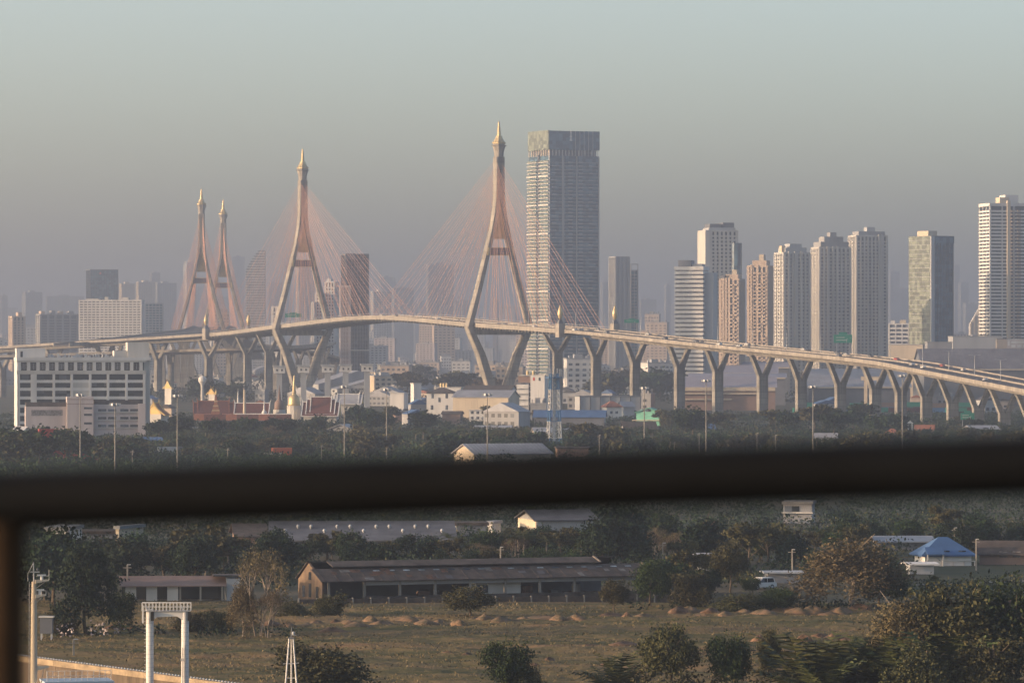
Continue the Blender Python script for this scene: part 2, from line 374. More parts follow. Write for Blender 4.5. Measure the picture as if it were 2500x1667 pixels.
pyR = pylon(bridge, cPR, uB, 49.2, off=BO); pyL = pylon(bridge, cPL, uB, 50.0, off=BO)

def cables(parent, FRs, wd, ip, rng, off, n=15, zt=(149, 112), skip0=3):
    """two planes of stays from the shaft of a pylon at station ip out to station ip+rng; wd = deck width at stations"""
    t = FRs[ip][2]; pc = FRs[ip][0]+t*wd(ip)/2; pc.z = 0
    for side in (-1, 1):
        for k in range(n):
            f = (k+1)/n; j = int(round(ip+rng*(skip0/abs(rng)+(1-skip0/abs(rng))*f)))
            p, tt, nn = FRs[j]
            q = p+nn*(.25 if side < 0 else wd(j)-.25)+Vector((0,0,.2))
            z = zt[1]+(zt[0]-zt[1])*f; o = 1.3+3.6*max(0, (124-z)/12)**1.5*.6
            a = pc + t*side*o + Vector((0,0,z)) + tt*(2.5 if rng > 0 else -2.5)
            ob = mk('stay_cable', MB().tube(q-off, a-off, .09, .09, 4), M['cable'], parent)
half = (iR-iL)//2
cables(bridge, FRM, wid, iR, -half+1, BO, 20); cables(bridge, FRM, wid, iR, iR1-iR-2, BO, 17)
cables(bridge, FRM, wid, iL, half-1, BO, 20); cables(bridge, FRM, wid, iL, -(iL-iL0)+2, BO, 17)
# bollard-like anchor lamps along the deck
for i in range(iL+4, iR, 3):
    p, t, n = FRM[i]
    for o in (.25, DW-.25): bmk('anchor_post', MB().beam(p+n*o+Vector((0,0,0)), p+n*o+Vector((0,0,1.9)), .35, .35), M['dgrey'])

# pedestals with gilded lotus-bud finials at the ends of the stayed part
lotus = MB().lathe([(.5, 0), (1.15, 1.2), (1.55, 2.8), (1.5, 4.2), (1.15, 5.8), (.6, 7.4), (.12, 8.6)], 12)
lotus_me = mesh_from(lotus, [M['gold']], True)
def pedestal(i, side, w_, drop):
    p, t, n = FRM[i]; c = p+n*(-1.2 if side < 0 else w_+1.2)
    base = empty('finial_pedestal', c-BO, math.atan2(t.y, t.x)); base.parent = bridge
    mk('block', MB().box(-2.6, 2.6, -1.9, 1.9, -drop, 3.2), M['conc'], base)
    mk('block_cap', MB().box(-1.6, 1.6, -1.4, 1.4, 3.2, 4.3).box(-1.0, 1.0, -1.0, 1.0, 4.3, 5.4), M['dgrey'], base)
    link('lotus_finial', lotus_me, base, (0, 0, 5.4))
for i in (iR1, iL0):
    for side in (-1, 1): pedestal(i, side, DW, 4.6)

# Y-shaped piers
def ypier(parent, c, t, ztop, arm=7.2, sw=2.6, sd=1.7, off=Vector((0,0,0)), kz=11.5):
    n = Vector((t.y, -t.x, 0)); zk = max(ztop-kz, 2.5)
    P = empty('y_pier', Vector((c.x, c.y, 0))-off, math.atan2(n.y, n.x)); P.parent = parent
    def sec(x, hw, z, d=sd): return [(x-hw, -d, z), (x+hw, -d, z), (x+hw, d, z), (x-hw, d, z)]
    mk('stem', MB().loft([sec(0, sw, 0), sec(0, sw, zk)]), M['concy'], P)
    for s in (-1, 1):
        mk('arm', MB().loft([sec(s*sw*.5, sw*.497, zk-.02), sec(s*(arm-.8), sw*.40, ztop-1.2, sd*.97), sec(s*arm, sw*.42, ztop, sd*.97)]), M['concy'], P)
    return P
def cross_px(px):
    """station where the deck centre is seen at photo column px (on the part right of the near pylon)"""
    best = None
    for i in range(iR, len(FRM)):
        c = FRM[i][0]+FRM[i][2]*wid(i)/2; e = abs(1250+F*c.x/c.y-px)
        if best is None or e < best[0]: best = (e, i)
    return best[1]
for px in (1346, 1440, 1531, 1636, 1739, 1840, 1940, 2031, 2122, 2189, 2250, 2310, 2371, 2437, 2505):
    i = cross_px(px+16); p, t, n = FRM[i]; w_ = wid(i)
    ypier(bridge, p+n*w_/2, t, p.z-gdep(i)-(2.4 if px > 1360 else 1.0), off=BO, arm=6.6 if px > 1360 else 8.5)
for i in (iL0-4, iL0+6, iL0+15, iL0+23, iL0-13, iL0-22, iL0-31, iL0-40):
    p, t, n = FRM[i]
    ypier(bridge, p+n*wid(i)/2, t, p.z-gdep(i)-(1.2 if i > iL0 else 2.5), off=BO, arm=8.2, kz=13)

# ---- the far bridge of the pair, seen almost end-on
EDGE2 = [(-340, 3490, 40.5), (-308, 3560, 44.5), (-287, 3680, 48.5), (-283, 3800, 50.5), (-282.5, 4035, 53.5), (-282.5, 4180, 57.0), (-282.5, 4323, 53.5), (-282.5, 4470, 48), (-284, 4650, 40), (-290, 4900, 28)]
p2 = spline(EDGE2, 6.0); F2 = frames(p2, -1)
far = T(empty('cable_stayed_bridge', (-266, 4180, 0)), 'hazy distant cable-stayed bridge seen end-on, its two pylons overlapping behind the approach road', 'bridge')
FO = Vector((-266, 4180, 0))
def fmk(name, mb, mats): o = mk(name, mb, mats, far); o.location = -FO; return o
w2 = lambda i: 33.0 if p2[i].y > 3750 else 14+19*max(0, (p2[i].y-3490)/260)
fmk('deck_slab', MB().loft(sweep(F2, lambda i: [(.5, -1.0), (w2(i)-.5, -1.0), (w2(i)-.5, -2.2), (.5, -2.2)])), M['asph'])
for side in (0, 1):
    fmk('edge_girder', MB().loft(sweep(F2, lambda i: [((w2(i)-.5)*side, 0), ((w2(i)-.5)*side+.5, 0), ((w2(i)-.5)*side+.5, -2.5), ((w2(i)-.5)*side, -2.5)])), M['conc'])
u2 = Vector((0, 1, 0))
pylon(far, (-266, 4035), u2, 51, off=FO, Wk=19.8); pylon(far, (-265, 4323), u2, 51, off=FO, Wk=19.8)
j3 = min(range(len(p2)), key=lambda i: abs(p2[i].y-4035)); j4 = min(range(len(p2)), key=lambda i: abs(p2[i].y-4323))
h2 = (j4-j3)//2
cables(far, F2, w2, j3, h2-1, FO, 16); cables(far, F2, w2, j3, -(h2-1), FO, 16); cables(far, F2, w2, j4, -h2+1, FO, 16); cables(far, F2, w2, j4, h2-1, FO, 16)
for y in (3560, 3620, 3680, 3750, 3820, 3900, 4420, 4480, 4550, 4620, 4700):
    i = min(range(len(p2)), key=lambda k: abs(p2[k].y-y)); p, t, n = F2[i]
    ypier(far, p+n*w2(i)/2, t, p.z-2.4, off=FO, arm=7.5 if y > 3700 else 5, kz=13)

# ---- interchange ramps
def ramp(label, P, wd, piers, name='road_ramp'):
    pt = spline(P, 8.0); fr = frames(pt); o0 = Vector((P[0][0], P[0][1], 0)); r = T(empty(name, o0), label, 'ramp')
    def k_(nm, mb, m): o = mk(nm, mb, m, r); o.location = -o0; return o
    k_('deck_slab', MB().loft(sweep(fr, [(.4, -1.0), (wd-.4, -1.0), (wd-.4, -1.5), (wd*.75, -3.6), (wd*.25, -3.6), (.4, -1.5)])), M['asph'])
    for s in (0, 1): k_('parapet', MB().loft(sweep(fr, [((wd-.4)*s, 0), ((wd-.4)*s+.4, 0), ((wd-.4)*s+.4, -1.8), ((wd-.4)*s, -1.8)])), M['conc'])
    for i in range(piers[0], len(fr)-1, piers[1]):
        p, t, n = fr[i]; c = p+n*wd/2
        ypier(r, c, t, p.z-3.4, off=o0, arm=wd*.33, sw=2.0, kz=8)
    return r
ramp('shaded lower ramp of the interchange passing under the bridge approach', [(-520, 3530, 29.5), (-390, 3500, 31.5), (-268, 3478, 35.2), (-203, 3455, 36.9), (-172, 3466, 37.8), (-152, 3520, 38.8), (-141, 3600, 40), (-138, 3700, 42)], 13, (4, 6))
ramp('curved far ramp sloping down behind the left pylon', [(-200, 3700, 41), (-172, 3702, 37.2), (-155, 3712, 34.5), (-141, 3726, 31.5), (-138, 3760, 30), (-140, 3830, 28), (-146, 3950, 24)], 10, (3, 5))
# ---------------------------------------------------------------- towers of the skyline
def tower(label, xl, xr, ytop, D, yaw=20., dep=22., core='win', wall='offw', fh=3.0, band=.35, pitch=4.0, pw=1.2, fine=False, over=.25, pover=.4,
          left_wall=None, ph=(), name='tower_block', cat='tower', group=None, par=1.0, bands=True, piers=True, sidepiers=True, z0=0.0, band_wall=None, base=0):
    """a block seen between photo columns xl and xr with its roof on row ytop; glass core, floor bands and piers standing proud"""
    fine = fine and D < 4050
    s = F/D; th = R(yaw); w_ = ((xr-xl)/s - dep*abs(math.sin(th)))/math.cos(th); h = PZ(ytop, D)
    r = T(empty(name, (PX((xl+xr)/2, D), D, z0), th), label, cat, group)
    hw, hd = w_/2, dep/2; H = h-z0
    mk('core', MB().box(-hw+.5, hw-.5, -hd+.5, hd-.5, 0, H-.3), M[core], r)
    nf = max(2, int(H/fh)); wm_ = M[band_wall or wall]
    if bands:
        bm = MB().box(-hw-over, hw+over, -hd-over, hd+over, 0, fh*band)
        if fine:
            me = mesh_from(bm, [wm_])
            for k in range(base, nf): link('floor_band', me, r, (0, 0, k*fh))
        else:
            mb = MB()
            for k in range(base, nf): mb.box(-hw-over, hw+over, -hd-over, hd+over, k*fh, k*fh+fh*band)
            kind(mk('floor_bands', mb, wm_, r), 'stuff')
    if piers:
        nx = max(2, int(round(w_/pitch))); ny = max(2, int(round(dep/pitch)))
        fr_ = MB(); sd_ = MB(); nfp = []; nsp = []
        for k in range(nx+1): nfp.append(-hw+pw/2+(w_-pw)*k/nx)
        for k in range(ny+1): nsp.append(-hd+pw/2+(dep-pw)*k/ny)
        if fine:
            mf = mesh_from(MB().box(-pw/2, pw/2, -hd-pover, -hd+1, 0, H), [M[wall]])
            for x in nfp: link('pier', mf, r, (x, 0, 0))
            if sidepiers:
                ms = mesh_from(MB().box(-hw-pover, -hw+1, -pw/2, pw/2, 0, H), [M[left_wall or wall]])
                m2 = mesh_from(MB().box(hw-1, hw+pover, -pw/2, pw/2, 0, H), [M[wall]])
                for y in nsp: link('side_pier', ms, r, (0, y, 0)); link('side_pier', m2, r, (0, y, 0))
        else:
            for x in nfp: fr_.box(x-pw/2, x+pw/2, -hd-pover, -hd+1, 0, H)
            if sidepiers:
                for y in nsp: fr_.box(-hw-pover, -hw+1, y-pw/2, y+pw/2, 0, H); fr_.box(hw-1, hw+pover, y-pw/2, y+pw/2, 0, H)
            kind(mk('piers', fr_, M[wall], r), 'stuff')
    mk('parapet', MB().box(-hw-over-.1, hw+over+.1, -hd-over-.1, hd+over+.1, H-.3, H+par), M[wall], r)
    for (x0, x1, y0, y1, hh, m_) in ph:
        mk('rooftop_box', MB().box(x0*w_-hw, x1*w_-hw, y0*dep-hd, y1*dep-hd, H+par-.05, H+par+hh), M[m_], r)
    r['w_'] = w_; r['h_'] = H
    return r

# --- the tallest tower: glass slab with sunlit balcony bands on its narrow side
D_ = 3900.; s_ = F/D_; th = R(25)
tt = T(empty('skyscraper', (PX(1340, D_), D_, 0), th), 'tallest blue glass skyscraper with sunlit balconies down its narrow side, behind the stays', 'skyscraper')
wr, wl = 123/s_/math.cos(th), 49/s_/math.sin(th)                  # near corner at local origin: x to the right face, y along the left face
Hb = PZ(380, D_); Hc2 = PZ(318, D_)
mk('core', MB().box(.4, wr, .4, wl, 0, Hb), M['gblue'], tt)
fl = 2.98; nfl = int(Hb/fl)
lt = mesh_from(MB().box(-.9, .4, -.5, wl*.47, 0, .6), [M['offw']]); l2 = mesh_from(MB().box(-1.6, .4, wl*.53, wl+.5, 0, .6), [M['offw']])
big = mesh_from(MB().box(-1.1, .5, -.7, wl*.48, 0, 1.5).box(-1.9, .5, wl*.52, wl+.6, 0, 1.2), [M['offw']])
rf = mesh_from(MB().box(.5, wr+.8, -.35, .5, 0, .3), [M['lgrey']])
rail_g = mesh_from(MB().box(-.55, .3, .2, wl*.45, .75, 1.9).box(-1.2, .3, wl*.55, wl, .75, 1.9), [M['ggreen']])
bal = mesh_from(MB().box(0, 4.2, -.95, .4, 0, .8), [M['lgrey']])
for k in range(1, nfl):
    z = k*fl
    if k % 8 == 4: link('belt_course', big, tt, (0, 0, z))
    else: link('floor_band', lt, tt, (0, 0, z)); link('floor_band', l2, tt, (0, 0, z))
    link('glass_balustrade', rail_g, tt, (0, 0, z))
    link('slab_edge', rf, tt, (0, 0, z))
    for x in (2.5, 17.5, 27., 36.) if k % 2 else (17.5, 27.): link('balcony', bal, tt, (x, 0, z))
for x in (.2, 12.2, 13.2, 25.2, wr-.4): mk('mullion_pier', MB().box(x, x+.7, -.6, .6, 0, Hb), M['lgrey'], tt)
mk('service_shaft', MB().box(-.6, .8, wl*.48, wl*.52, 0, Hb+1), M['dgrey'], tt)
mk('recessed_floor', MB().box(1.5, wr-1.5, 1.5, wl-1.5, Hb, Hb+5), M['dgrey'], tt)
for k in range(16):
    x = .6+k*(wr-1.4)/15; mk('column', MB().box(x, x+.5, .2, .8, Hb, Hb+4.9), M['white'], tt)
for k in range(9):
    y = .9+k*(wl-1.6)/8; mk('column', MB().box(.1, .7, y, y+.7, Hb, Hb+4.9), M['cream'], tt)
mk('crown_screen', MB().box(-.6, .6, -.4, wl+.3, Hb+4.9, Hc2), M['ggreen'], tt)  # left screen: the sun on it is put into its glass colour
mk('crown_screen', MB().box(.6, wr+.6, -.35, .7, Hb+4.9, Hc2-.4), M['gblue'], tt)
mk('crown_screen', MB().box(wr-.4, wr+.5, .75, wl, Hb+4.9, Hc2-.6), M['gblue'], tt)
mk('crown_screen', MB().box(.7, wr-.5, wl-.5, wl+.2, Hb+4.9, Hc2-.6), M['gblue'], tt)
for x in (24, 28, 32, 36, 40): mk('crown_fin', MB().box(x, x+.5, -.7, -.3, Hb+.5, Hc2-.6), M['lgrey'], tt)
for z, a in ((0, 1.6), (3.0, 2.1), (6.0, 2.5)):               # the stacked white chevrons of the rooftop sign
    mk('sign_mark', MB().prism([(20-a/2, 13-z-1.6), (20+a/2, 13-z-1.6), (20+.25, 13-z+1.4), (20-.25, 13-z+1.4)], -.75, -.4), M['white'], tt, loc=(0, 0, Hb+7))

# --- right-hand group
t = tower('white and dark striped office tower beside the tall punched-window tower', 1646, 1733, 659, 3300, -14, 22, 'gdark', 'white', 3.05, .64, fine=True, piers=False, over=.2, par=2.2,
      ph=((.08, .52, .2, .8, 4.5, 'dgrey'), (.55, .9, .3, .8, 2.0, 'offw')))
mk('shaded_side', MB().box(.5*t['w_']-.2, .5*t['w_']+6.2, -6, 10, 0, t['h_']-2), M['lgrey'], t)  # plain grey box, the shade of the tower's right side put into colour
t = tower('tall white tower with square punched windows and dark rooftop drum', 1706, 1800, 566, 3700, 12, 24, 'win', 'offw', 2.95, .5, 3.5, 1.75, fine=True, over=.3, pover=.35,
      ph=((.12, .95, .1, .9, 2.0, 'lgrey'), (.16, .52, .15, .85, 5.0, 'dgrey'), (.58, .92, .15, .85, 6.0, 'dgrey')))
mk('shaded_bay', MB().lathe([(5, 0), (5, t['h_']*.93)], 12, (t['w_']/2-1.0, -9.5, 0)), M['gblue'], t)  # dark blue glass colour stands in for shade on the rounded right side
mk('blank_wall', MB().box(-t['w_']/2-.6, -t['w_']/2+4, -12.6, 12.5, 0, t['h_']), M['offw'], t)
def condo(label, xl, xr, ytop, D, yaw, dep, wall, ph, bw=None, core='cwin'):
    t = tower(label, xl, xr, ytop, D, yaw, dep, core, wall, 2.75, .42, 3.1 if int(xl) % 2 else 3.7, 1.15 if int(xl) % 2 else 1.5, fine=True, over=.15, pover=.55, ph=ph, group='row of slender condominium towers', band_wall=bw)
    w_, H = t['w_'], t['h_']; bal = MB(); rc_ = random.Random(int(xl))
    for k in range(1, int(H/2.75)):
        for fx in [q for q in (.16, .36, .62, .84) if rc_.random() < .85]: bal.box(w_*(fx-.5)-1.1, w_*(fx-.5)+1.1, -dep/2-1.2, -dep/2, k*2.75-.1, k*2.75+.95)
        for fy in (.3, .7): bal.box(-w_/2-1.2, -w_/2, dep*(fy-.5)-1.1, dep*(fy-.5)+1.1, k*2.75-.1, k*2.75+.95)
    kind(mk('balconies', bal, M[wall], t), 'stuff')
    for fx in sorted(rc_.sample((.2, .27, .34, .44, .5, .57, .66, .73, .8), rc_.choice((2, 3, 4)))): mk('vertical_fin', MB().box(w_*(fx-.5)-.8, w_*(fx-.5)+.8, -dep/2-1.0, -dep/2+.5, 0, H+1.5), M[wall], t)
    return t
condo('shortest sunlit beige condominium tower with dark domed roof corners', 1756, 1819, 684, 3450, -16, 18, 'beige', ((.25, .9, .2, .8, 3.2, 'beige'), (.55, .8, .3, .7, 6.5, 'cream'), (.02, .22, .1, .6, 2.6, 'dgrey')))
condo('second sunlit beige condominium tower with stepped top', 1824, 1888, 652, 3600, -16, 18, 'beige', ((.2, .9, .15, .85, 4.0, 'beige'), (.5, .72, .3, .7, 8.5, 'cream')))
condo('pale condominium tower lit only along its narrow left flank', 1892, 1977, 620, 3550, 17, 20, 'offw', ((.1, .9, .1, .9, 3.5, 'lgrey'), (.3, .75, .2, .8, 6.5, 'lgrey'), (.0, .14, .2, .5, 5, 'cream')))
condo('pale grey condominium tower with broad terraced roof', 1982, 2076, 607, 3650, 14, 20, 'offw', ((.06, .94, .05, .95, 4.0, 'grey'), (.2, .8, .15, .85, 8.0, 'grey'), (.42, .62, .3, .7, 11.5, 'grey')))
condo('tallest of the pale grey condominium towers, last in the row', 2073, 2165, 578, 3750, 14, 20, 'offw', ((.1, .95, .1, .9, 3.0, 'grey'), (.42, .68, .3, .7, 6.5, 'lgrey')))
# glass office: sun on its left side is put into a golden-green colour
t = tower('glass office tower, sunlit side golden green and the other dark blue', 2223, 2326, 579, 3500, 30, 28, 'gblue', 'dgrey', 3.4, .10, 3.0, .12, fine=True, over=.06, pover=.1, ph=((.05, .45, .2, .7, 3.8, 'cream'),), par=.6)
w_, H = t['w_'], t['h_']
mk('sun_tinted_side', MB().box(-w_/2-.9, -w_/2-.3, -14, 14, 0, H+.5), M['ggreen'], t)
mk('corner_fin', MB().box(-w_/2-.9, -w_/2+2.2, -15, -13.4, 0, H+.4), M['lgrey'], t)
mk('crown_band', MB().box(-w_/2+2.4, w_/2+.3, -14.4, 14, H-4.8, H+.6), M['gblue'], t)
fb = mesh_from(MB().box(-w_/2-1.0, -w_/2-.2, -13.2, 14, 0, .25), [M['lgrey']])
for k in range(1, int(H/3.4)): link('glass_joint', fb, t, (0, 0, k*3.4+1))
# right edge tower
t = tower('broad white banded apartment tower cut by the right edge of the view', 2394, 2560, 504, 3600, 12, 26, 'gdark', 'white', 2.65, .5, 9.0, .7, fine=True, over=.5, pover=.3, par=2.0,
      ph=((.2, .36, .2, .6, 4.5, 'cream'), (.3, .52, .25, .8, 6.5, 'white')))
w_, H = t['w_'], t['h_']
mk('balcony_spine', MB().box(-w_*.22, -w_*.22+2.6, -14.6, -12, 0, H+4), M['cream'], t)
pb = mesh_from(MB().box(-w_*.16, -w_*.16+2.6, -15.4, -12.8, 0, 1.2).box(-w_*.055, -w_*.055+2.6, -15.4, -12.8, 0, 1.2), [M['beige']])
for k in range(12, int(H/2.65)): link('balcony', pb, t, (0, 0, k*2.65))

# --- left and centre group
tower('teal glass block with a red banner on its edge', 209, 290, 660, 6000, 16, 26, 'gteal', 'dgrey', 3.6, .06, 3.2, .1, over=.05, pover=.08, ph=(), name='office_block', cat='building')
bt = [o for o in COL.objects if o.name == 'office_block'][0]
mk('banner', MB().box(-bt['w_']/2-.8, -bt['w_']/2+3.2, -13.9, -13.2, bt['h_']*.52, bt['h_']*.72), M['red'], bt)
mk('white_strip', MB().box(-bt['w_']/2+7, -bt['w_']/2+8.5, -13.7, -13.2, bt['h_']*.5, bt['h_']*.70), M['white'], bt)  # plain white strip near the banner
mk('roof_emblem', MB().lathe([(1.6, 0), (1.6, .3)], 6, (0, 0, 0)), M['orange'], bt).rotation_euler = (R(90), 0, 0)
bt.children[-1].location = (-bt['w_']*.14, -13.4, bt['h_']-4)
tower('long white apartment slab with dense rows of windows, left of the far pylons', 194, 352, 735, 4700, -6, 18, 'win', 'white', 2.55, .52, 4.2, 1.0, fine=True, over=.3, pover=.2, ph=((.40, .46, .2, .8, 3, 'offw'), (.68, .78, .2, .8, 2.5, 'offw'), (.1, .3, .2, .8, 1.2, 'offw')), name='apartment_slab', cat='building')
tower('blue-grey return wing behind the long white apartment slab', 344, 400, 742, 5000, 14, 22, 'gteal', 'lgrey', 2.7, .4, 4, .8, name='apartment_slab', cat='building')
tower('narrow beige flats at the left edge', 20, 63, 774, 4900, 20, 16, 'win', 'beige', 2.7, .45, 4, 1.8, ph=((.5, .8, .2, .8, 4, 'beige'),), name='apartment_slab', cat='building')
tower('row of grey and beige flats with little rooftop huts near the left edge', 87, 192, 769, 4950, 18, 20, 'dgrey', 'grey', 2.8, .4, 9, 2.0, ph=((.05, .15, .2, .8, 3, 'beige'), (.32, .42, .2, .8, 3.5, 'grey'), (.55, .63, .2, .8, 3, 'beige'), (.78, .9, .2, .8, 3, 'grey')), name='apartment_slab', cat='building')
FAR = [  # label, xl, xr, ytop, D, yaw, dep, core, wall
 ('pale hazy twin block with lit end wall far left', 53, 104, 714, 6500, 20, 22, 'gteal', 'grey'), ('wide hazy block far left behind the flats', 111, 206, 724, 7000, 10, 24, 'gteal', 'grey'),
 ('small hazy block at the far left edge', 0, 20, 722, 7200, 10, 20, 'gteal', 'grey'), ('hazy block left of the narrow beige flats top', -30, 44, 752, 7800, 8, 20, 'grey', 'grey'),
 ('cream block with round motif beside the teal glass block', 290, 331, 694, 5400, 14, 18, 'cream', 'cream'), ('pale apartment tower with bright vertical strips', 331, 380, 690, 5600, 14, 20, 'grey', 'cream'),
 ('taller hazy tower behind the vertical-stripped flats', 365, 392, 666, 7200, 12, 20, 'gteal', 'grey'), ('blue-grey tower left of the far pylons', 376, 432, 692, 5900, 14, 24, 'gteal', 'grey'),
 ('pale hazy tower seen through the far pylon stays', 447, 482, 640, 6300, 18, 20, 'grey', 'offw'), ('flat hazy slab right of the far pylons', 564, 598, 628, 7800, 8, 22, 'gteal', 'grey'),
 ('tall hazy slab behind the left pylon', 690, 712, 637, 7800, 10, 20, 'gteal', 'grey'), ('beige gridded tower framed by the left pylon legs', 722, 770, 652, 5600, 12, 22, 'win', 'beige'),
 ('hazy tower right of the dark glass pair', 925, 966, 677, 7800, 10, 22, 'gteal', 'grey'), ('pale gridded block under the crossing stays', 904, 957, 713, 5200, 12, 20, 'win', 'offw'),
 ('broad hazy block where the stays of both pylons cross', 956, 1010, 704, 6600, 10, 24, 'gteal', 'grey'), ('hazy blue slab left of the right pylon', 1040, 1108, 647, 6200, 8, 26, 'gteal', 'grey'),
 ('hazy block behind the deck between the pylons', 1108, 1150, 735, 7000, 8, 22, 'grey', 'grey'), ('small pink tower framed by the right pylon legs', 1204, 1217, 730, 6000, -12, 14, 'beige', 'beige'),
 ('pinkish stepped block framed by the right pylon legs', 1220, 1262, 748, 6200, -10, 20, 'grey', 'pink'), ('hazy block behind the right leg of the right pylon', 1262, 1292, 690, 7600, 8, 20, 'gteal', 'grey'),
 ('hazy blue tower just right of the tallest skyscraper', 1466, 1490, 690, 7200, 10, 22, 'gteal', 'grey'), ('low hazy block left of the striped tower', 1560, 1602, 732, 7200, 8, 22, 'grey', 'grey'),
 ('slim hazy tower with a pink top left of the striped tower', 1622, 1638, 696, 7400, 10, 16, 'grey', 'grey'), ('hazy tower right of the condominium row', 2167, 2195, 664, 8000, 10, 24, 'gteal', 'grey'),
 ('lower hazy tower right of the condominium row', 2186, 2222, 705, 8200, 10, 24, 'gteal', 'grey'), ('hazy spired tower right of the golden-green office', 2326, 2342, 648, 8200, 10, 16, 'gteal', 'grey'),
 ('hazy block right of the golden-green office', 2340, 2364, 690, 8000, 10, 20, 'gteal', 'grey'), ('distant hazy block left of the broad banded tower', 2352, 2394, 742, 7400, 8, 22, 'grey', 'grey'),
 ('hazy block showing between stays left of the left pylon', 652, 690, 690, 7600, 8, 24, 'gteal', 'grey'), ('low hazy block between the stays of the left pylon', 770, 800, 725, 7400, 8, 24, 'grey', 'grey'),
 ('distant hazy tower faint above the flats', 480, 512, 700, 8200, 8, 22, 'gteal', 'grey'), ('distant hazy block behind the far pylon legs', 512, 566, 725, 8000, 8, 22, 'gteal', 'grey'),
 ('faint hazy block behind the white stepped block', 860, 905, 735, 8000, 8, 22, 'grey', 'grey'), ('faint hazy tower left of the right pylon base', 1010, 1042, 742, 8200, 8, 22, 'grey', 'grey'),
 ('distant hazy block behind the striped tower', 1500, 1562, 752, 8000, 8, 22, 'grey', 'grey'), ('distant hazy tower behind the condominium row', 1640, 1660, 742, 8400, 8, 20, 'grey', 'grey')]
for (lb, xl, xr, yt, D, yw, dp, co, wa) in FAR:
    tower(lb, xl, xr, yt, D*1.65, yw, dp*1.5, co, wa, 3.2, .4, 5, 1.3, ph=((.3, .6, .2, .8, 3.5, wa),), name='distant_tower', cat='tower')
# sculptural curved tower
D_ = 6800; s_ = F/D_
ct = T(empty('curved_tower', (PX(624, D_), D_, 0)), 'white gridded tower with a curved sloping shoulder behind the left stays', 'tower')
rows = 48; Hm = PZ(612, D_); pr = MB(); bn = MB()
for k in range(rows):
    z = Hm*k/rows; y = YH-(z-HC)*s_; xl = 601 if y > 668 else 601+34*((668-y)/56)**1.3; xl = min(xl, 636)
    x0, x1 = PX(xl, D_)-PX(624, D_), PX(647, D_)-PX(624, D_)
    bn.box(x0-.3, x1+.3, -8.3*1.36, 11, z, z+Hm/rows*.45); pr.box(x0, x1, -8*1.36, 10.6, z+Hm/rows*.45, z+Hm/rows)
kind(mk('floor_bands', bn, M['offw'], ct), 'stuff'); kind(mk('glazing', pr, M['win'], ct), 'stuff')
kind(mk('fins', (lambda b: [b.box(x, x+.6, -11.6, -10.7, 0, Hm*.78) for x in np.arange(-12.5, 13, 3.)] and b)(MB()), M['offw'], ct), 'stuff')
# dark glass pair with a slim pale shaft in front
t = tower('dark blue-grey glass tower pair behind the stays of the left pylon', 832, 901, 622, 4000, 14, 20, 'gdark', 'dgrey', 3.4, .12, 2.6, .35, fine=True, over=.05, pover=.25, par=.6, ph=())
mk('lower_shoulder', MB().box(-t['w_']/2-.4, -t['w_']/2+8, -10.6, -9.9, t['h_']-4.2, t['h_']+.8), M['dgrey'], t)
for zf in (.50, .30): mk('belt', MB().box(-t['w_']/2-.5, t['w_']/2+.5, -10.7, 10.2, t['h_']*zf, t['h_']*zf+.9), M['offw'], t)
t = tower('slim pale brown shaft in front of the dark glass towers', 829, 856, 701, 3920, 4, 12, 'brown', 'pink', 3.4, .1, 1.5, .55, fine=True, over=.05, pover=.25, par=1.5)
tower('white stepped apartment block right of the left pylon, tallest step', 794, 826, 690, 4400, -10, 18, 'win', 'white', 3.0, .42, 3.6, 1.2, fine=True, ph=((.1, .5, .2, .8, 2.5, 'white'),), name='apartment_slab', cat='building')
tower('middle step of the white apartment block right of the left pylon', 771, 796, 718, 4390, -10, 16, 'win', 'white', 3.0, .42, 3.6, 1.2, fine=True, name='apartment_slab', cat='building')
tower('lowest step of the white apartment block right of the left pylon', 761, 775, 740, 4380, -10, 16, 'win', 'white', 3.0, .42, 3.6, 1.2, fine=True, name='apartment_slab', cat='building')
tower('blue-grey wing behind the white stepped apartment block', 822, 846, 700, 4550, 10, 16, 'win', 'lgrey', 3.0, .42, 3.6, .9, name='apartment_slab', cat='building')
tower('small white block just left of the left pylon leg', 664, 694, 751, 4300, -8, 16, 'win', 'white', 3.0, .55, 6, 2.0, name='apartment_slab', cat='building')
t = tower('grey tower with an open roof frame right of the tallest skyscraper', 1488, 1536, 629, 4800, 14, 24, 'grey', 'grey', 3.3, .3, 4.5, 1.5, over=.1, pover=.8)
t2 = tower('lower shaded wing with open roof frame right of the grey tower', 1530, 1557, 662, 4830, 10, 22, 'gteal', 'grey', 3.3, .25, 4, .5)
for x in (-.5, .46): mk('roof_frame_post', MB().box(x*t2['w_'], x*t2['w_']+.8, -10, -9, t2['h_'], t2['h_']+6.5), M['grey'], t2)
mk('roof_frame_beam', MB().box(-.5*t2['w_'], .5*t2['w_']+.4, -10, -9, t2['h_']+6.5, t2['h_']+7.3), M['grey'], t2)
tower('five-storey white office with rooftop sign left of the golden-green office', 2168, 2222, 792, 4200, -6, 18, 'win', 'white', 3.6, .5, 6, 1.0, fine=True, ph=((.1, .3, .2, .8, 2.5, 'white'), (.55, .85, .2, .8, 3, 'cream')), name='office_block', cat='building')
tower('white low office between golden-green tower and mid-rise', 2215, 2250, 828, 4100, -6, 16, 'win', 'pink', 3.4, .5, 5, 1.0, name='office_block', cat='building')
t = T(empty('stepped_building', (PX(2386, 5500), 5500, 0)), 'white building with slanting sunlit fins left of the broad banded tower', 'building')
mk('body', MB().prism([(-9, 0), (10, 0), (10, 88), (4, 88), (-9, 66)], -6, 10), M['offw'], t)
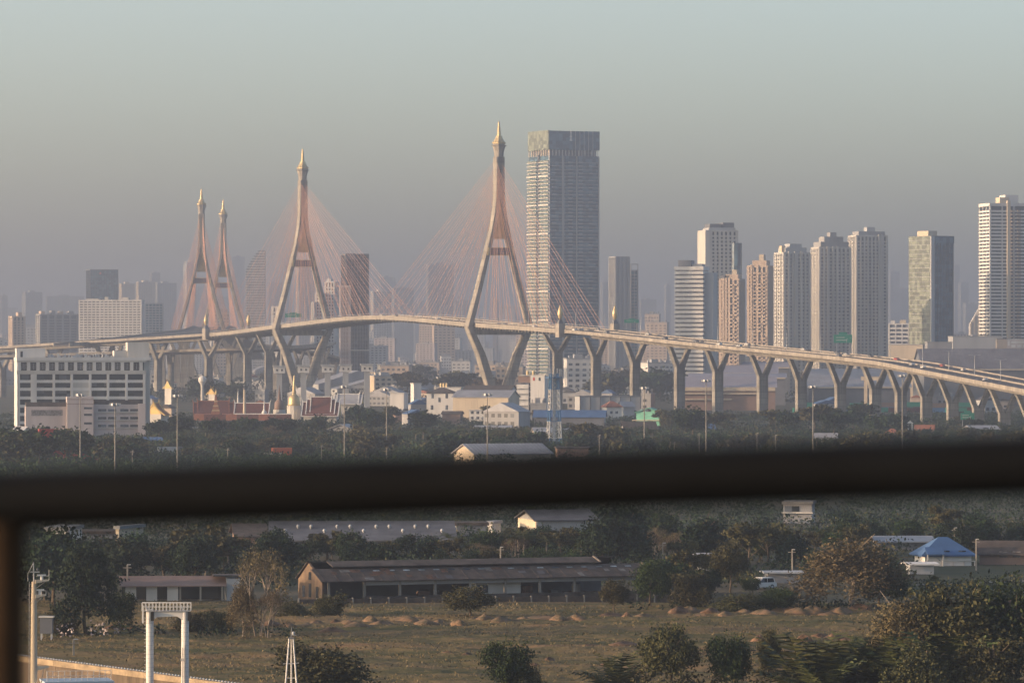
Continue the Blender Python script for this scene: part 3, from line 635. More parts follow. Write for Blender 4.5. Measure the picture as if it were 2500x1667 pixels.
for k in range(4): mk('slanting_fin', MB().prism([(-9+k*4.4, 40), (-7.6+k*4.4, 40), (-7.6+k*4.4, 69+k*7), (-9+k*4.4, 66+k*7)], -8, -6.1), M['cream'], t)

# --- low-rise city stretching to the horizon: prototypes then copies
rnd = random.Random(11)
def lowrise(wall, roof, w_, d_, h_, st):
    r = empty('city_building', (0, 0, 0))
    wn = MB().box(-w_/2, w_/2, -d_/2, d_/2, 0, h_)
    if st: mk('roof', MB().prism([(-w_/2-.6, h_-.1), (w_/2+.6, h_-.1), (0, h_+w_*.16)], -d_/2-.6, d_/2+.6), M[roof], r)
    else:
        mk('roof', MB().box(-w_/2-.3, w_/2+.3, -d_/2-.3, d_/2+.3, h_-.05, h_+.7).box(-w_*.2, w_*.1, -d_*.2, d_*.2, h_+.7, h_+3).box(w_*.22, w_*.3, -d_*.3, -d_*.1, h_+.7, h_+1.9).box(-w_*.42, -w_*.36, -d_*.35, -d_*.2, h_+.7, h_+2.4).lathe([(.9, h_+.7), (.9, h_+2.6), (.2, h_+3)], 8, (w_*.38, d_*.2, 0)).tube((0, 0, h_+3), (0, 0, h_+6.5), .08, .05, 4), M[roof], r)
    nf = max(1, int(h_/3.2))
    for k in range(nf):
        for j in range(int(w_/4)):
            x = -w_/2+1+j*4; wn.box(x, x+2.2, -d_/2-.06, -d_/2+.1, k*3.2+1, k*3.2+2.5, 1)
    mk('wall', wn, [M[wall], M['win']], r); return r
protos = [lowrise('offw', 'lgrey', 26, 16, 13, 0), lowrise('cream', 'lgrey', 18, 14, 17, 0), lowrise('white', 'offw', 34, 18, 10, 0), lowrise('grey', 'roofg', 40, 24, 8, 1), lowrise('pink', 'rooft', 20, 14, 9, 1),
          lowrise('lgrey', 'roofg', 52, 28, 9, 1), lowrise('white', 'lgrey', 16, 14, 24, 0), lowrise('beige', 'grey', 22, 16, 20, 0), lowrise('offw', 'roofo', 14, 12, 8, 1)]
used = [False]*len(protos)
LB = ['flat-roofed off-white shophouse block in the low city below the deck', 'narrow cream walk-up block in the low city below the deck', 'long white flat-roofed block in the low city below the deck', 'grey gabled shed in the low city below the deck',
      'red-roofed pinkish house block in the low city below the deck', 'large light grey gabled factory in the low city below the deck', 'slim white eight-storey block in the low city below the deck', 'beige six-storey block in the low city below the deck', 'small orange-roofed house in the low city below the deck']
for q in range(330):
    D = 3350*math.exp(rnd.random()*1.15); px = rnd.uniform(-20, 2520) if q < 240 else rnd.uniform(780, 1640)
    if D < 3700 and px < 820: continue
    k = rnd.choice((0, 1, 2, 3, 4, 5, 6, 7, 8, 0, 2, 3, 8)); X = PX(px, D)
    if not used[k]: o = protos[k]; used[k] = True
    else: o = copy_tree(protos[k])
    o.location = (X, D, 0); o.rotation_euler = (0, 0, R(rnd.choice((-14, -8, 6, 12, 18, 24)) + rnd.uniform(-3, 3))); sc_ = rnd.uniform(.75, 1.25)
    o.scale = (sc_, sc_, rnd.uniform(.7, 1.25)); T(o, LB[k], 'building', 'low-rise city buildings under the haze')

vh = [lowrise('lgrey', 'roofm', 11, 9, 6, 1), lowrise('beige', 'roofd', 9, 8, 5.5, 1), lowrise('grey', 'roofb', 12, 8, 5, 1), lowrise('grey', 'grey', 10, 8, 8, 0), lowrise('beige', 'roofo', 9, 8, 5.5, 1), lowrise('grey', 'roofg', 22, 12, 6.5, 1)]
vl = ('light grey tin-roofed house in the settlement at the foot of the bridge', 'beige dark-roofed house in the settlement at the foot of the bridge', 'grey blue-roofed house in the settlement at the foot of the bridge', 'grey flat-roofed house in the settlement at the foot of the bridge', 'beige orange-roofed house in the settlement at the foot of the bridge', 'long grey workshop in the settlement at the foot of the bridge')
vhouses = []

mr_ = [lowrise('offw', 'lgrey', 26, 18, 52, 0), lowrise('white', 'offw', 40, 18, 40, 0), lowrise('beige', 'grey', 20, 16, 66, 0), lowrise('lgrey', 'grey', 34, 18, 46, 0), lowrise('pink', 'lgrey', 22, 18, 58, 0)]
ml_ = ('hazy off-white mid-rise block in the far city band', 'hazy wide white mid-rise slab in the far city band', 'hazy beige mid-rise point block in the far city band', 'hazy grey mid-rise slab in the far city band', 'hazy pinkish mid-rise block in the far city band')
um = [False]*5
for q in range(95):
    D = rnd.uniform(5200, 9500); px = rnd.choice((rnd.uniform(-20, 680), rnd.uniform(760, 1290), rnd.uniform(1470, 1650), rnd.uniform(2150, 2400))); k = rnd.randrange(5)
    o = mr_[k] if not um[k] else copy_tree(mr_[k]); um[k] = True; o.name = 'midrise_building'
    o.location = (PX(px, D), D, 0); o.rotation_euler = (0, 0, R(rnd.choice((-12, -6, 8, 16))+rnd.uniform(-3, 3))); o.scale = (rnd.uniform(.8, 1.4), 1, rnd.uniform(.7, 1.35)*(.6+.4*D/7000)); T(o, ml_[k], 'building', 'hazy mid-rise blocks of the far city')
# ---------------------------------------------------------------- vegetation builders
M['leaf'] = leafmat('green_leaves', (.006, .016, .006), (.030, .054, .016))
M['leafd'] = leafmat('dark_evergreen_leaves', (.004, .012, .006), (.016, .034, .014))
M['leafo'] = leafmat('olive_leaves', (.020, .024, .010), (.085, .080, .034))
M['leafb'] = leafmat('dry_brown_leaves', (.048, .038, .022), (.115, .090, .050))
M['palm'] = leafmat('palm_fronds', (.018, .032, .012), (.085, .095, .035))
M['bloss'] = leafmat('pale_blossom', (.20, .17, .17), (.50, .44, .45), .1)
M['grassl'] = leafmat('dry_grass', (.075, .062, .033), (.135, .105, .056), .1)
def quadmesh(V, mats, tint):
    """mesh of n quads from an (n,4,3) array with a tint per face"""
    n = len(V); me = bpy.data.meshes.new('leaves')
    me.vertices.add(n*4); me.vertices.foreach_set('co', V.reshape(-1).astype(np.float32))
    me.loops.add(n*4); me.loops.foreach_set('vertex_index', np.arange(n*4, dtype=np.int32))
    me.polygons.add(n); me.polygons.foreach_set('loop_start', np.arange(0, n*4, 4, dtype=np.int32))
    me.materials.append(mats); a = me.attributes.new('tint', 'FLOAT', 'FACE'); a.data.foreach_set('value', tint.astype(np.float32))
    me.update(calc_edges=True); me.validate(); return me
def leafquads(C, size, rs, up=.35, asp=.6):
    n = len(C); N = rs.normal(size=(n, 3)); N[:, 2] += up; N /= np.linalg.norm(N, axis=1)[:, None]
    A = np.cross(N, rs.normal(size=(n, 3))); A /= np.linalg.norm(A, axis=1)[:, None]; B = np.cross(N, A)
    sz = (size*rs.uniform(.6, 1.4, n))[:, None]; A = A*sz; B = B*sz*asp
    return np.stack([C-A-B*.4, C-B+A*.2, C+A+B*.4, C+B-A*.2], 1)
def crown_mesh(lobes, n, size, mt, seed, asp=.6):
    rs = np.random.RandomState(seed); vol = np.array([l[3]*l[4]*l[5] for l in lobes])**.7; cnt = (n*vol/vol.sum()).astype(int); P = []; Tn = []
    for l, c in zip(lobes, cnt):
        d = rs.normal(size=(c, 3)); d /= np.linalg.norm(d, axis=1)[:, None]; r = rs.uniform(.35, 1.08, c)**.55*np.where(rs.rand(c) < .08, 1.22, 1.0)
        bump = 1+.26*np.sin(d[:, 0]*7+seed)+.20*np.sin(d[:, 1]*9+l[0]*3)+.16*np.sin(d[:, 2]*8+l[1])
        P.append(np.array(l[:3])+d*(r*bump)[:, None]*np.array(l[3:6])); Tn.append(np.clip(rs.normal(.45+rs.uniform(-.22, .22), .22, c), 0, 1))
    return quadmesh(leafquads(np.concatenate(P), size, rs, asp=asp), M[mt], np.concatenate(Tn))
def trunk_mb(h, r, rs, limbs=5, reach=3.0, top=.8, kinks=True):
    mb = MB(); p = Vector((0, 0, -.2)); n = 4; pts_ = [p]
    for k in range(n): p = p+Vector((rs.uniform(-.04, .04)*h, rs.uniform(-.04, .04)*h, h*top/n)); pts_.append(p)
    for k in range(n): mb.tube(pts_[k], pts_[k+1], r*(1-.6*k/n), r*(1-.6*(k+1)/n), 7)
    for k in range(limbs):
        f = rs.uniform(.35, .95); b_ = pts_[0].lerp(pts_[-1], f); a = k*6.283/limbs+rs.uniform(-.4, .4)
        e = b_+Vector((math.cos(a)*reach*rs.uniform(.5, 1), math.sin(a)*reach*rs.uniform(.5, 1), h*rs.uniform(.12, .35)))
        mb.tube(b_, e, r*.42, r*.12, 5)
    return mb
def mk_tree(name, h, rad, n, size, mt, seed, style='round', barkm='bark', asp=.6):
    rs = random.Random(seed); o = empty(name, (0, 0, 0)); lob = []
    if style == 'round':
        lob.append((0, 0, h*.62, rad*.7, rad*.7, h*.3))
        for k in range(9):
            a = k*2.4+rs.uniform(-.5, .5); q = rs.uniform(.35, .72)*rad; lob.append((math.cos(a)*q, math.sin(a)*q, h*rs.uniform(.42, .82), rad*rs.uniform(.28, .46), rad*rs.uniform(.28, .46), h*rs.uniform(.12, .2)))
    elif style == 'tall':
        for k in range(9):
            a = k*2.4; z = h*(.3+.62*k/8); q = rad*(.5-.3*k/8); lob.append((math.cos(a)*q, math.sin(a)*q, z, rad*rs.uniform(.4, .6), rad*rs.uniform(.4, .6), h*.13))
    elif style == 'umbrella':
        for k in range(10):
            a = k*2.4; q = rad*rs.uniform(.2, .8); lob.append((math.cos(a)*q, math.sin(a)*q, h*rs.uniform(.6, .92), rad*rs.uniform(.25, .4), rad*rs.uniform(.25, .4), h*.09))
    elif style == 'dome':
        for k in range(16):
            a = k*2.4; f = k/15; q = rad*(.15+.62*f); lob.append((math.cos(a)*q, math.sin(a)*q, h*(.72-.42*f*f+rs.uniform(-.06, .06)), rad*rs.uniform(.26, .40), rad*rs.uniform(.26, .40), h*rs.uniform(.16, .24)))
    elif style == 'bush':
        for k in range(9):
            a = k*2.4; q = rad*rs.uniform(.1, .7); lob.append((math.cos(a)*q, math.sin(a)*q, h*rs.uniform(.18, .68), rad*rs.uniform(.3, .5), rad*rs.uniform(.3, .5), h*rs.uniform(.18, .3)))
    mk('trunk', trunk_mb(h, max(.12, h*.028), rs, 6, rad*.75), M[barkm], o)
    link('crown', crown_mesh(lob, n, size, mt, seed, asp), o); o['h'] = h; o['r'] = rad
    return o
def mk_bare(name, h, rad, seed, leaves, size, mt='leafb'):
    """a dry-season tree: forking twigs with thin brown leaf left on them"""
    rs = random.Random(seed); o = empty(name, (0, 0, 0)); mb = MB(); tips = []
    def grow(p, d, L, r, lev):
        q = p+d*L; mb.tube(p, q, r, r*.62, 5 if lev < 2 else 3)
        if lev >= 4: tips.append(q); tips.append(p.lerp(q, .5)); return
        for k in range(3):
            nd = (d+Vector((rs.gauss(0, .5), rs.gauss(0, .5), rs.gauss(.12, .3)))).normalized(); grow(q, nd, L*rs.uniform(.62, .85), r*.6, lev+1)
    for k in range(3):
        a = k*2.1; grow(Vector((math.cos(a)*.4, math.sin(a)*.4, -.2)), Vector((math.cos(a)*.35, math.sin(a)*.35, 1)).normalized(), h*.3, h*.018, 0)
    mx = max(max(abs(t_.x), abs(t_.y)) for t_ in tips); mz = max(t_.z for t_ in tips)
    mb.v = [(x*rad/mx, y*rad/mx, z*h/mz) for x, y, z in mb.v]
    mk('branches', mb, M['barkp'], o)
    r_ = np.random.RandomState(seed); Tp = np.array([(t_.x*rad/mx, t_.y*rad/mx, t_.z*h/mz) for t_ in tips])
    C = Tp[r_.randint(0, len(Tp), leaves)]+r_.normal(0, rad*.07, (leaves, 3))
    link('crown', quadmesh(leafquads(C, size, r_, asp=.4), M[mt], np.clip(r_.normal(.5, .25, leaves), 0, 1)), o); o['h'] = h; o['r'] = rad
    return o
def mk_palm(name, h, fl_, nf, seed, droop=.9, trunk=True, seg=11):
    rs = random.Random(seed); r_ = np.random.RandomState(seed); o = empty(name, (0, 0, 0)); Q = []
    if trunk: mk('trunk', MB().tube((0, 0, -.2), (.25, .1, h), .24, .15, 7), M['barkp'], o)
    for k in range(nf):
        a = k*2.4+rs.uniform(-.2, .2); el = rs.uniform(.1, 1.25) if trunk else rs.uniform(.7, 1.4); p = np.array([.25, .1, h]) if trunk else np.array([rs.uniform(-.5, .5), rs.uniform(-.5, .5), 0.])
        L = fl_*rs.uniform(.7, 1.1); sdv = np.array([-math.sin(a), math.cos(a), 0])
        for j in range(seg):
            e2 = el-droop*(j/seg)*1.3; d = np.array([math.cos(a)*math.cos(e2), math.sin(a)*math.cos(e2), math.sin(e2)]); q = p+d*L/seg
            ln = L*.26*(1-.8*abs(j/seg-.4))
            for sg in (-1, 1):
                tip = p+d*ln*.55+sdv*sg*ln*.8+np.array([0, 0, -ln*rs.uniform(.1, .45)]); wv = d*L*.022
                Q.append([p-wv, p+wv, tip+wv*.4, tip-wv*.4])
            Q.append([p+sdv*.03, p-sdv*.03, q-sdv*.03, q+sdv*.03]); p = q
    Q = np.array(Q); link('fronds', quadmesh(Q, M['palm'], np.clip(r_.normal(.45, .2, len(Q)), 0, 1)), o); o['h'] = h+fl_*.5; o['r'] = fl_
    return o
# far prototypes (leaf clumps), mid and near prototypes
TN = ('broadleaf_tree', 'evergreen_tree', 'spreading_tree', 'bushy_tree'); TN2 = ('evergreen_tree', 'broadleaf_tree', 'spreading_tree', 'bushy_tree')
PRO = {'far': [mk_tree(TN[k], 10, 5.5, 1100, .62, ('leaf', 'leafd', 'leafo', 'leafo')[k], 20+k, ('round', 'round', 'umbrella', 'bush')[k]) for k in range(4)],
       'farb': [mk_tree('dry_tree', 9, 5, 700, .5, 'leafb', 31, 'umbrella', 'barkp')],
       'mid': [mk_tree(TN2[k], 10, 5.0, 3600, .30, ('leafd', 'leaf', 'leafo', 'leafd')[k], 40+k, ('round', 'round', 'umbrella', 'bush')[k]) for k in range(4)],
       'bare': [mk_bare('dry_tree', 10, 5.0, 50+k, 2600, .16) for k in range(2)],
       'palm': [mk_palm('palm_tree', 7, 3.6, 18, 60), mk_palm('palm_tree', 5, 3.4, 16, 61)], 'nipa': [mk_palm('nipa_palm', 0, 5.5, 26, 62, .55, False, 14)]}
_first = set()
def plant(proto, X, Y, h, rz=None, wide=1.0, label='', group=None, cat='tree', z=0):
    o = proto if proto.name not in _first else copy_tree(proto); _first.add(proto.name)
    k = h/proto['h']; o.location = (X, Y, z); o.scale = (k*wide, k*wide, k); o.rotation_euler = (0, 0, random.uniform(0, 6.28) if rz is None else rz)
    T(o, label, cat, group); return o
OCC = []            # footprints kept free of scattered trees (x, y, radius)
def belt(label, group, kind_, x0, x1, yt0, yt1, yb0, yb1, n, hmin=4, hmax=17, seed=0):
    rs = random.Random(seed+n+int(x0)); tries = 0; k = 0
    while k < n and tries < n*12:
        tries += 1; yb = rs.uniform(yb0, yb1); D = GD(yb); px = rs.uniform(x0, x1); X = PX(px, D); h = (yb-rs.uniform(yt0, yt1))*D/F; h = max(hmin, min(hmax, h))
        if any((X-a)**2+(D-b_)**2 < (c+h*.3)**2 for a, b_, c in OCC): continue
        q = rs.randrange(len(PRO[kind_])); p = PRO[kind_][q]; ad = {'far': (', rounded crown', ', dense evergreen crown', ', flat spreading crown', ', low bushy olive crown'), 'mid': (', dense evergreen crown', ', rounded crown', ', flat spreading crown', ', low bushy crown')}.get(kind_, ('',)*9)[q]
        plant(p, X, D, h, rs.uniform(0, 6.28), rs.uniform(.9, 1.45), label+ad, group); k += 1

# ---------------------------------------------------------------- buildings of the middle distance
def house(label, xl, xr, yb, ye, yr, yaw=10., dep=12., wall='offw', roof='roofg', D=None, ridge='x', hip=False, win=(), wsize=(1.4, 1.3), over=.7, name='house', cat='house', winm='win', gwall=None, seams=0):
    D = D or GD(yb); s = F/D; th = R(yaw); w_ = ((xr-xl)/s-dep*abs(math.sin(th)))/math.cos(th); he = PZ(ye, D); hr = PZ(yr, D)
    if he < 1.5: he = 1.5
    r = T(empty(name, (PX((xl+xr)/2, D), D, 0), th), label, cat); hw, hd = w_/2, dep/2; OCC.append((PX((xl+xr)/2, D), D, max(hw, hd)+1))
    if ridge == 'flat':
        mk('wall', MB().box(-hw, hw, -hd, hd, 0, he), M[wall], r); mk('roof', MB().box(-hw-.3, hw+.3, -hd-.3, hd+.3, he-.02, he+.5), M[roof], r)
    elif hip:
        mk('wall', MB().box(-hw, hw, -hd, hd, 0, he), M[wall], r); o_ = over
        k = min(hd, hw*.8); A = [(-hw-o_, -hd-o_), (hw+o_, -hd-o_), (hw+o_, hd+o_), (-hw-o_, hd+o_)]; ra, rb = (-hw+k, 0, hr), (hw-k, 0, hr); zz = he-.15
        for q in ([(*A[0], zz), (*A[1], zz), rb, ra], [(*A[2], zz), (*A[3], zz), ra, rb]): mb = MB(); mb.poly(q); mb.poly([(x, y, z-.2) for x, y, z in reversed(q)]); mk('roof_slope', mb, M[roof], r)
        for q in ([(*A[1], zz), (*A[2], zz), rb], [(*A[3], zz), (*A[0], zz), ra]): mb = MB(); mb.poly(q); mb.poly([(x, y, z-.2) for x, y, z in reversed(q)]); mk('roof_hip', mb, M[roof], r)
    else:
        a, b_ = (hd, hw) if ridge == 'x' else (hw, hd)
        prof = [(-a, 0), (a, 0), (a, he), (0, hr-.25), (-a, he)]
        L = MB()
        ring = lambda t_: [((t_, x, z) if ridge == 'x' else (x, t_, z)) for x, z in prof]
        L.loft([ring(-b_), ring(b_)]); mk('wall', L, M[wall], r)
        ov = over; sl_ = (hr-he)/a
        for sgn in (-1, 1):
            q = [(sgn*(a+ov), he-ov*sl_), (0, hr), (0, hr+.22), (sgn*(a+ov), he-ov*sl_+.22)]
            pts_ = lambda t_: [((t_, x, z) if ridge == 'x' else (x, t_, z)) for x, z in q]
            sl_o = mk('roof_slope', MB().loft([pts_(-b_-ov), pts_(b_+ov)]), M[roof], r)
        if seams:
            mb = MB()
            for k in range(seams):
                t_ = -b_+2*b_*(k+.5)/seams
                for sgn in (-1, 1):
                    A, B = (sgn*(a+ov), he-ov*sl_+.26), (0, hr+.26)
                    P_ = [((t_, *A) if ridge == 'x' else (A[0], t_, A[1])), ((t_, *B) if ridge == 'x' else (B[0], t_, B[1]))]
                    mb.beam(P_[0], P_[1], .18, .1)
            kind(mk('roof_seams', mb, M[roof], r), 'stuff')
    ww, wh = wsize
    me = mesh_from(MB().box(-ww/2, ww/2, -.08, .06, 0, wh), [M[winm]])
    for (fx, fz) in win: link('window', me, r, (-hw+fx*w_, -hd, fz))
    r['w_'] = w_; r['d_'] = dep; r['he'] = he; r['hr'] = hr
    return r
def grid(n, rows, z0, dz): return [((i+.5)/n, z0+k*dz) for k in range(rows) for i in range(n)]

# --- the eight-storey block at the left
D_ = 1950.; s_ = F/D_; th = R(10)
ob = T(empty('office_block', (PX(196, D_), D_, 0), th), 'eight-storey pale concrete office block with open gallery floors at the left', 'office block'); OCC.append((PX(196, D_), D_, 34))
wf = 305/s_/math.cos(th); hw = wf/2; zt = PZ(874, D_); dp_ = 17.
mk('core', MB().box(-hw+.5, hw-.5, -dp_/2+1.6, dp_/2, 0, zt-.5), M['gdark'], ob)
mk('end_wall', MB().box(-hw-.4, -hw+.5, -dp_/2-.2, dp_/2, 0, zt), M['white'], ob)
mk('end_wall', MB().box(hw-.5, hw+2.0, -dp_/2+1.4, dp_/2, 0, zt-1), M['offw'], ob)
zz = lambda y: PZ(y, D_)
mk('roof_slab', MB().box(-hw-.6, hw+2.2, -dp_/2-.4, dp_/2+.3, zt-1.0, zt+.3), M['white'], ob)
mk('fascia', MB().box(-hw-.5, hw+.3, -dp_/2-.3, -dp_/2+1.5, zz(884), zt-1.0), M['offw'], ob)
mk('spandrel', MB().box(-hw-.5, hw+.2, -dp_/2-.25, -dp_/2+1.5, zz(913), zz(904)), M['offw'], ob)
for k in range(14):                                           # window strip of the top storey
    x = -hw+.4+k*(wf-.8)/13.4; mk('mullion', MB().box(x-.6, x+.75, -dp_/2-.1, -dp_/2+1.5, zz(904), zz(884)), M['white'], ob)
    if k < 13: mk('window', MB().box(x+.75, x+(wf-.8)/13.4-.6, -dp_/2+.5, -dp_/2+.6, zz(902), zz(886)), M['winc'], ob); mk('window_bar', MB().box(x+2.0, x+2.12, -dp_/2+.35, -dp_/2+.5, zz(902), zz(886)), M['offw'], ob)
for y0, y1 in ((934, 927), (953, 946), (974, 967), (994, 987), (1014, 1007), (1034, 1027), (1054, 1047)):
    mk('balcony_wall', MB().box(-hw+.3, hw, -dp_/2-.12, -dp_/2+1.5, zz(y0), zz(y1)), M['white'], ob)
for fx in (.0, .275, .415, .56, .70, .845, .985): mk('column', MB().box(-hw+fx*wf-.2, -hw+fx*wf+.75, -dp_/2-.2, -dp_/2+1.4, 0, zz(912)), M['white'], ob)
mk('stair_panel', MB().box(-hw+.10*wf, -hw+.145*wf, -dp_/2-.2, -dp_/2+1.2, 0, zz(912)), M['white'], ob)
mk('blank_panel', MB().box(-hw+.43*wf, -hw+.56*wf, -dp_/2-.05, -dp_/2+1.2, zz(980), zz(928)), M['offw'], ob)
mk('stair_house', MB().box(-hw-.3, -hw+11.5, -4, 5, zt+.3, zz(850)), M['white'], ob); mk('hatch', MB().box(-hw+1.2, -hw+2.2, -4.1, -3.9, zt+.4, zt+2.8), M['gdark'], ob)
mk('lift_house', MB().box(hw-7, hw+1.9, -4, 5, zt+.3, zz(836)), M['offw'], ob); mk('plant_room', MB().box(hw-12.5, hw-7.05, -3.5, 4.5, zt+.3, zz(856)), M['offw'], ob)
rs = random.Random(5)
for k in range(26): mk('rooftop_plant', MB().box(0, rs.uniform(.4, 1.0), -1, 1, 0, rs.uniform(.5, 1.6)), M['steel'], ob, loc=(-hw+13+k*1.15, rs.uniform(-4, 4), zt+.3))
# low annex in front
D_ = 1880.; s_ = F/D_
an = T(empty('annex_building', (PX(207, D_), D_, 0), R(8)), 'low pinkish annex with stair tower in front of the eight-storey block', 'annex'); OCC.append((PX(207, D_), D_, 27))
zz = lambda y: PZ(y, D_); xx = lambda p: PX(p, D_)-PX(207, D_)
mk('stair_tower', MB().box(xx(162), xx(226), -7, 3, 0, zz(968)), M['pink'], an)
for z in (975, 986): mk('groove', MB().box(xx(162)-.05, xx(226)+.05, -7.08, -6.9, zz(z), zz(z)+.2), M['brown'], an)
for y in (993, 1009, 1030): mk('window', MB().box(xx(203), xx(222), -7.06, -6.9, zz(y+5), zz(y)), M['win'], an)
mk('west_wing', MB().box(xx(62), xx(162)-.05, -5, 5, 0, zz(992)), M['pink'], an)
mk('west_gallery', MB().box(xx(76), xx(152), -5.06, -4.9, zz(1014), zz(1000)), M['winc'], an)
mk('west_roof', MB().box(xx(64), xx(162)-.1, -3, 6, zz(992), zz(982)), M['roofd'], an)
mk('east_wing', MB().box(xx(226)+.05, xx(352), -4.5, 6, 0, zz(987)), M['pink'], an)
mk('east_roof', MB().box(xx(230), xx(340), -2, 7, zz(987), zz(977)), M['roofd'], an)
for y in (998, 1017, 1036):
    for a in (238, 262, 292, 316): mk('window', MB().box(xx(a), xx(a+20), -4.56, -4.4, zz(y+6), zz(y)), M['win'], an)
    mk('ledge', MB().box(xx(228), xx(340), -5.1, -4.4, zz(y+9), zz(y+9)+.35), M['offw'], an)
mk('corner_stair', MB().box(xx(335), xx(353), -6, -4.4, 0, zz(985)), M['pink'], an)
house('white gabled house among trees at the far left', 14, 93, 1100, 1062, 1042, 22, 14, 'white', 'roofg', ridge='y')

# --- temple compound
def hall(label, xl, xr, yb, ye, yr, D, yaw, dep, roof, trim, tiers=2, wall='offw', gable='goldp'):
    s = F/D; th = R(yaw); w_ = ((xr-xl)/s-dep*abs(math.sin(th)))/math.cos(th); he, hr = PZ(ye, D), PZ(yr, D); he = max(he, 2.2)
    r = T(empty('temple_hall', (PX((xl+xr)/2, D), D, 0), th), label, 'temple hall'); OCC.append((PX((xl+xr)/2, D), D, w_/2+2))
    mk('wall', MB().box(-w_/2+1, w_/2-1, -dep/2+1, dep/2-1, 0, he+.3), M[wall], r)
    for t_ in range(tiers):
        L = w_/2*(1-.22*t_); a = dep/2*(1-.18*t_); z0 = he+(hr-he)*(.0+.10*t_); z1 = hr-(hr-he)*.14*(tiers-1-t_)
        for sgn in (-1, 1):                                   # concave two-pitch slopes
            P_ = [(sgn*(a+.6), z0-.4), (sgn*a*.52, z0+(z1-z0)*.36), (0, z1)]
            for (p, q) in ((0, 1), (1, 2)):
                A, B = P_[p], P_[q]
                mk('roof_slope', MB().loft([[(x, A[0], A[1]), (x, B[0], B[1]), (x, B[0], B[1]+.3), (x, A[0], A[1]+.3)] for x in (-L, L)]), M[roof], r)
            for x in (-L, L): mk('barge_board', MB().beam((x, P_[0][0], P_[0][1]+.2), (x, P_[1][0], P_[1][1]+.3), .45, .45).beam((x, P_[1][0], P_[1][1]+.3), (x, 0, z1+.4), .45, .45), M[trim], r)
            mk('eave_trim', MB().box(-L, L, P_[0][0]-.15, P_[0][0]+.15, P_[0][1]-.1, P_[0][1]+.3), M[trim], r)
        mk('ridge_trim', MB().box(-L-.3, L+.3, -.25, .25, z1+.1, z1+.55), M[trim], r)
        for x in (-L, L):
            mk('gable_panel', MB().loft([[(x+d, y, z) for y, z in ((-a*.8, z0), (a*.8, z0), (0, z1-.2))] for d in (-.1, .1)]), M[gable], r)
            mk('finial', MB().tube((x, 0, z1+.3), (x+math.copysign(.7, x), 0, z1+2.3), .25, .05, 5), M[trim], r)
    return r
hall('big red-tiled temple hall with white ridges below the left pylon', 737, 832, 1032, 1014, 970, 2290, -4, 15, 'rooft', 'white', 3)
hall('temple hall with pale blue-white roof behind the big red one', 815, 887, 1020, 985, 963, 2420, -4, 13, 'roofg', 'white', 2)
hall('dark red temple hall with one white ridge', 573, 660, 1024, 1008, 985, 2380, -2, 13, 'rooft', 'white', 1)
hall('green-and-red roofed temple hall near the gilded gable', 470, 572, 1024, 1008, 980, 2400, 4, 14, 'rooft', 'roofo', 2)
hall('small temple pavilion with gold gable right of the eight-storey block', 398, 424, 975, 948, 931, 3000, 40, 9, 'goldp', 'gold', 2)
hall('small dark-roofed pavilion at the foot of the office block', 360, 402, 1050, 1012, 985, 2200, 60, 12, 'roofo', 'goldp', 2)
hall('tiny red pavilion roof beside the water tank', 505, 530, 985, 962, 950, 2850, 50, 7, 'rooft', 'goldp', 1)
r = T(empty('gilded_gable', (PX(527, 2360), 2360, 0)), 'steep ornate gilded gable among the temple roofs', 'gable')
mk('gable_front', MB().prism([(-3, 2.0), (3, 2.0), (.9, 8), (.25, 13), (-.25, 13), (-.9, 8)], -1, 0), M['roofo'], r)
for k in range(4): mk('gilt_tier', MB().prism([(-2.6+k*.55, 2.5+k*2.3), (2.6-k*.55, 2.5+k*2.3), (2.2-k*.5, 3.1+k*2.3), (-2.2+k*.5, 3.1+k*2.3)], -1.4, -1.02), M['gold'], r)
mk('gable_base', MB().box(-3.2, 3.2, -1.2, 4, 0, 2.0), M['offw'], r); mk('gable_spire', MB().tube((0, -.5, 12.8), (0, -.5, 16), .25, .04, 6), M['gold'], r)
# cloister wall roof
D_ = 2270.; cl = T(empty('cloister_gallery', (PX(592, D_), D_, 0), R(-1)), 'long low brick-red cloister roof in front of the temple', 'gallery'); L = 239/(F/D_)/2; OCC.append((PX(592, D_), D_, 8)); OCC.append((PX(530, D_), D_, 14)); OCC.append((PX(655, D_), D_, 14))
mk('wall', MB().box(-L, L, -1.6, 1.6, 0, 1.6), M['dgrey'], cl)
for k in range(9):
    x0 = -L+k*2*L/9; mk('roof_bay', MB().prism([(x0+.04, 1.4), (x0+2*L/9-.04, 1.4), (x0+2*L/9-.04, 4.3), (x0+.04, 4.3)], -1.9, 1.9), M['rooft'] if k % 3 else M['roofo'], cl)
mk('ridge_trim', MB().box(-L*.15, L, -.3, .3, 4.3, 4.75), M['white'], cl)
def chedi(label, px, D, ytop, ybell, ybase, rb, m_, name='chedi'):
    r = T(empty(name, (PX(px, D), D, 0)), label, 'chedi'); z = lambda y: PZ(y, D); zb, zl, ztp = max(z(ybase), .5), z(ybell), z(ytop); H = zl-zb; OCC.append((PX(px, D), D, 4))
    mk('plinth', MB().lathe([(rb*1.25, 0), (rb*1.2, zb)], 12), M['offw'], r)
    mk('bell', MB().lathe([(rb*1.05, zb), (rb*1.0, zb+H*.15), (rb*.97, zb+H*.5), (rb*.9, zb+H*.8), (rb*.6, zl), (rb*.42, zl+.3)], 16), M[m_], r, smooth=True)
    hh = ztp-zl; pr = [(rb*.42, zl+.3)]
    for k in range(9): f = k/9; pr += [(rb*.40*(1-f)+.05, zl+.3+hh*f*.95), (rb*.30*(1-f)+.05, zl+.3+hh*(f+.07)*.95)]
    pr.append((.03, ztp)); mk('ringed_spire', MB().lathe(pr, 10), M[m_], r)
    return r
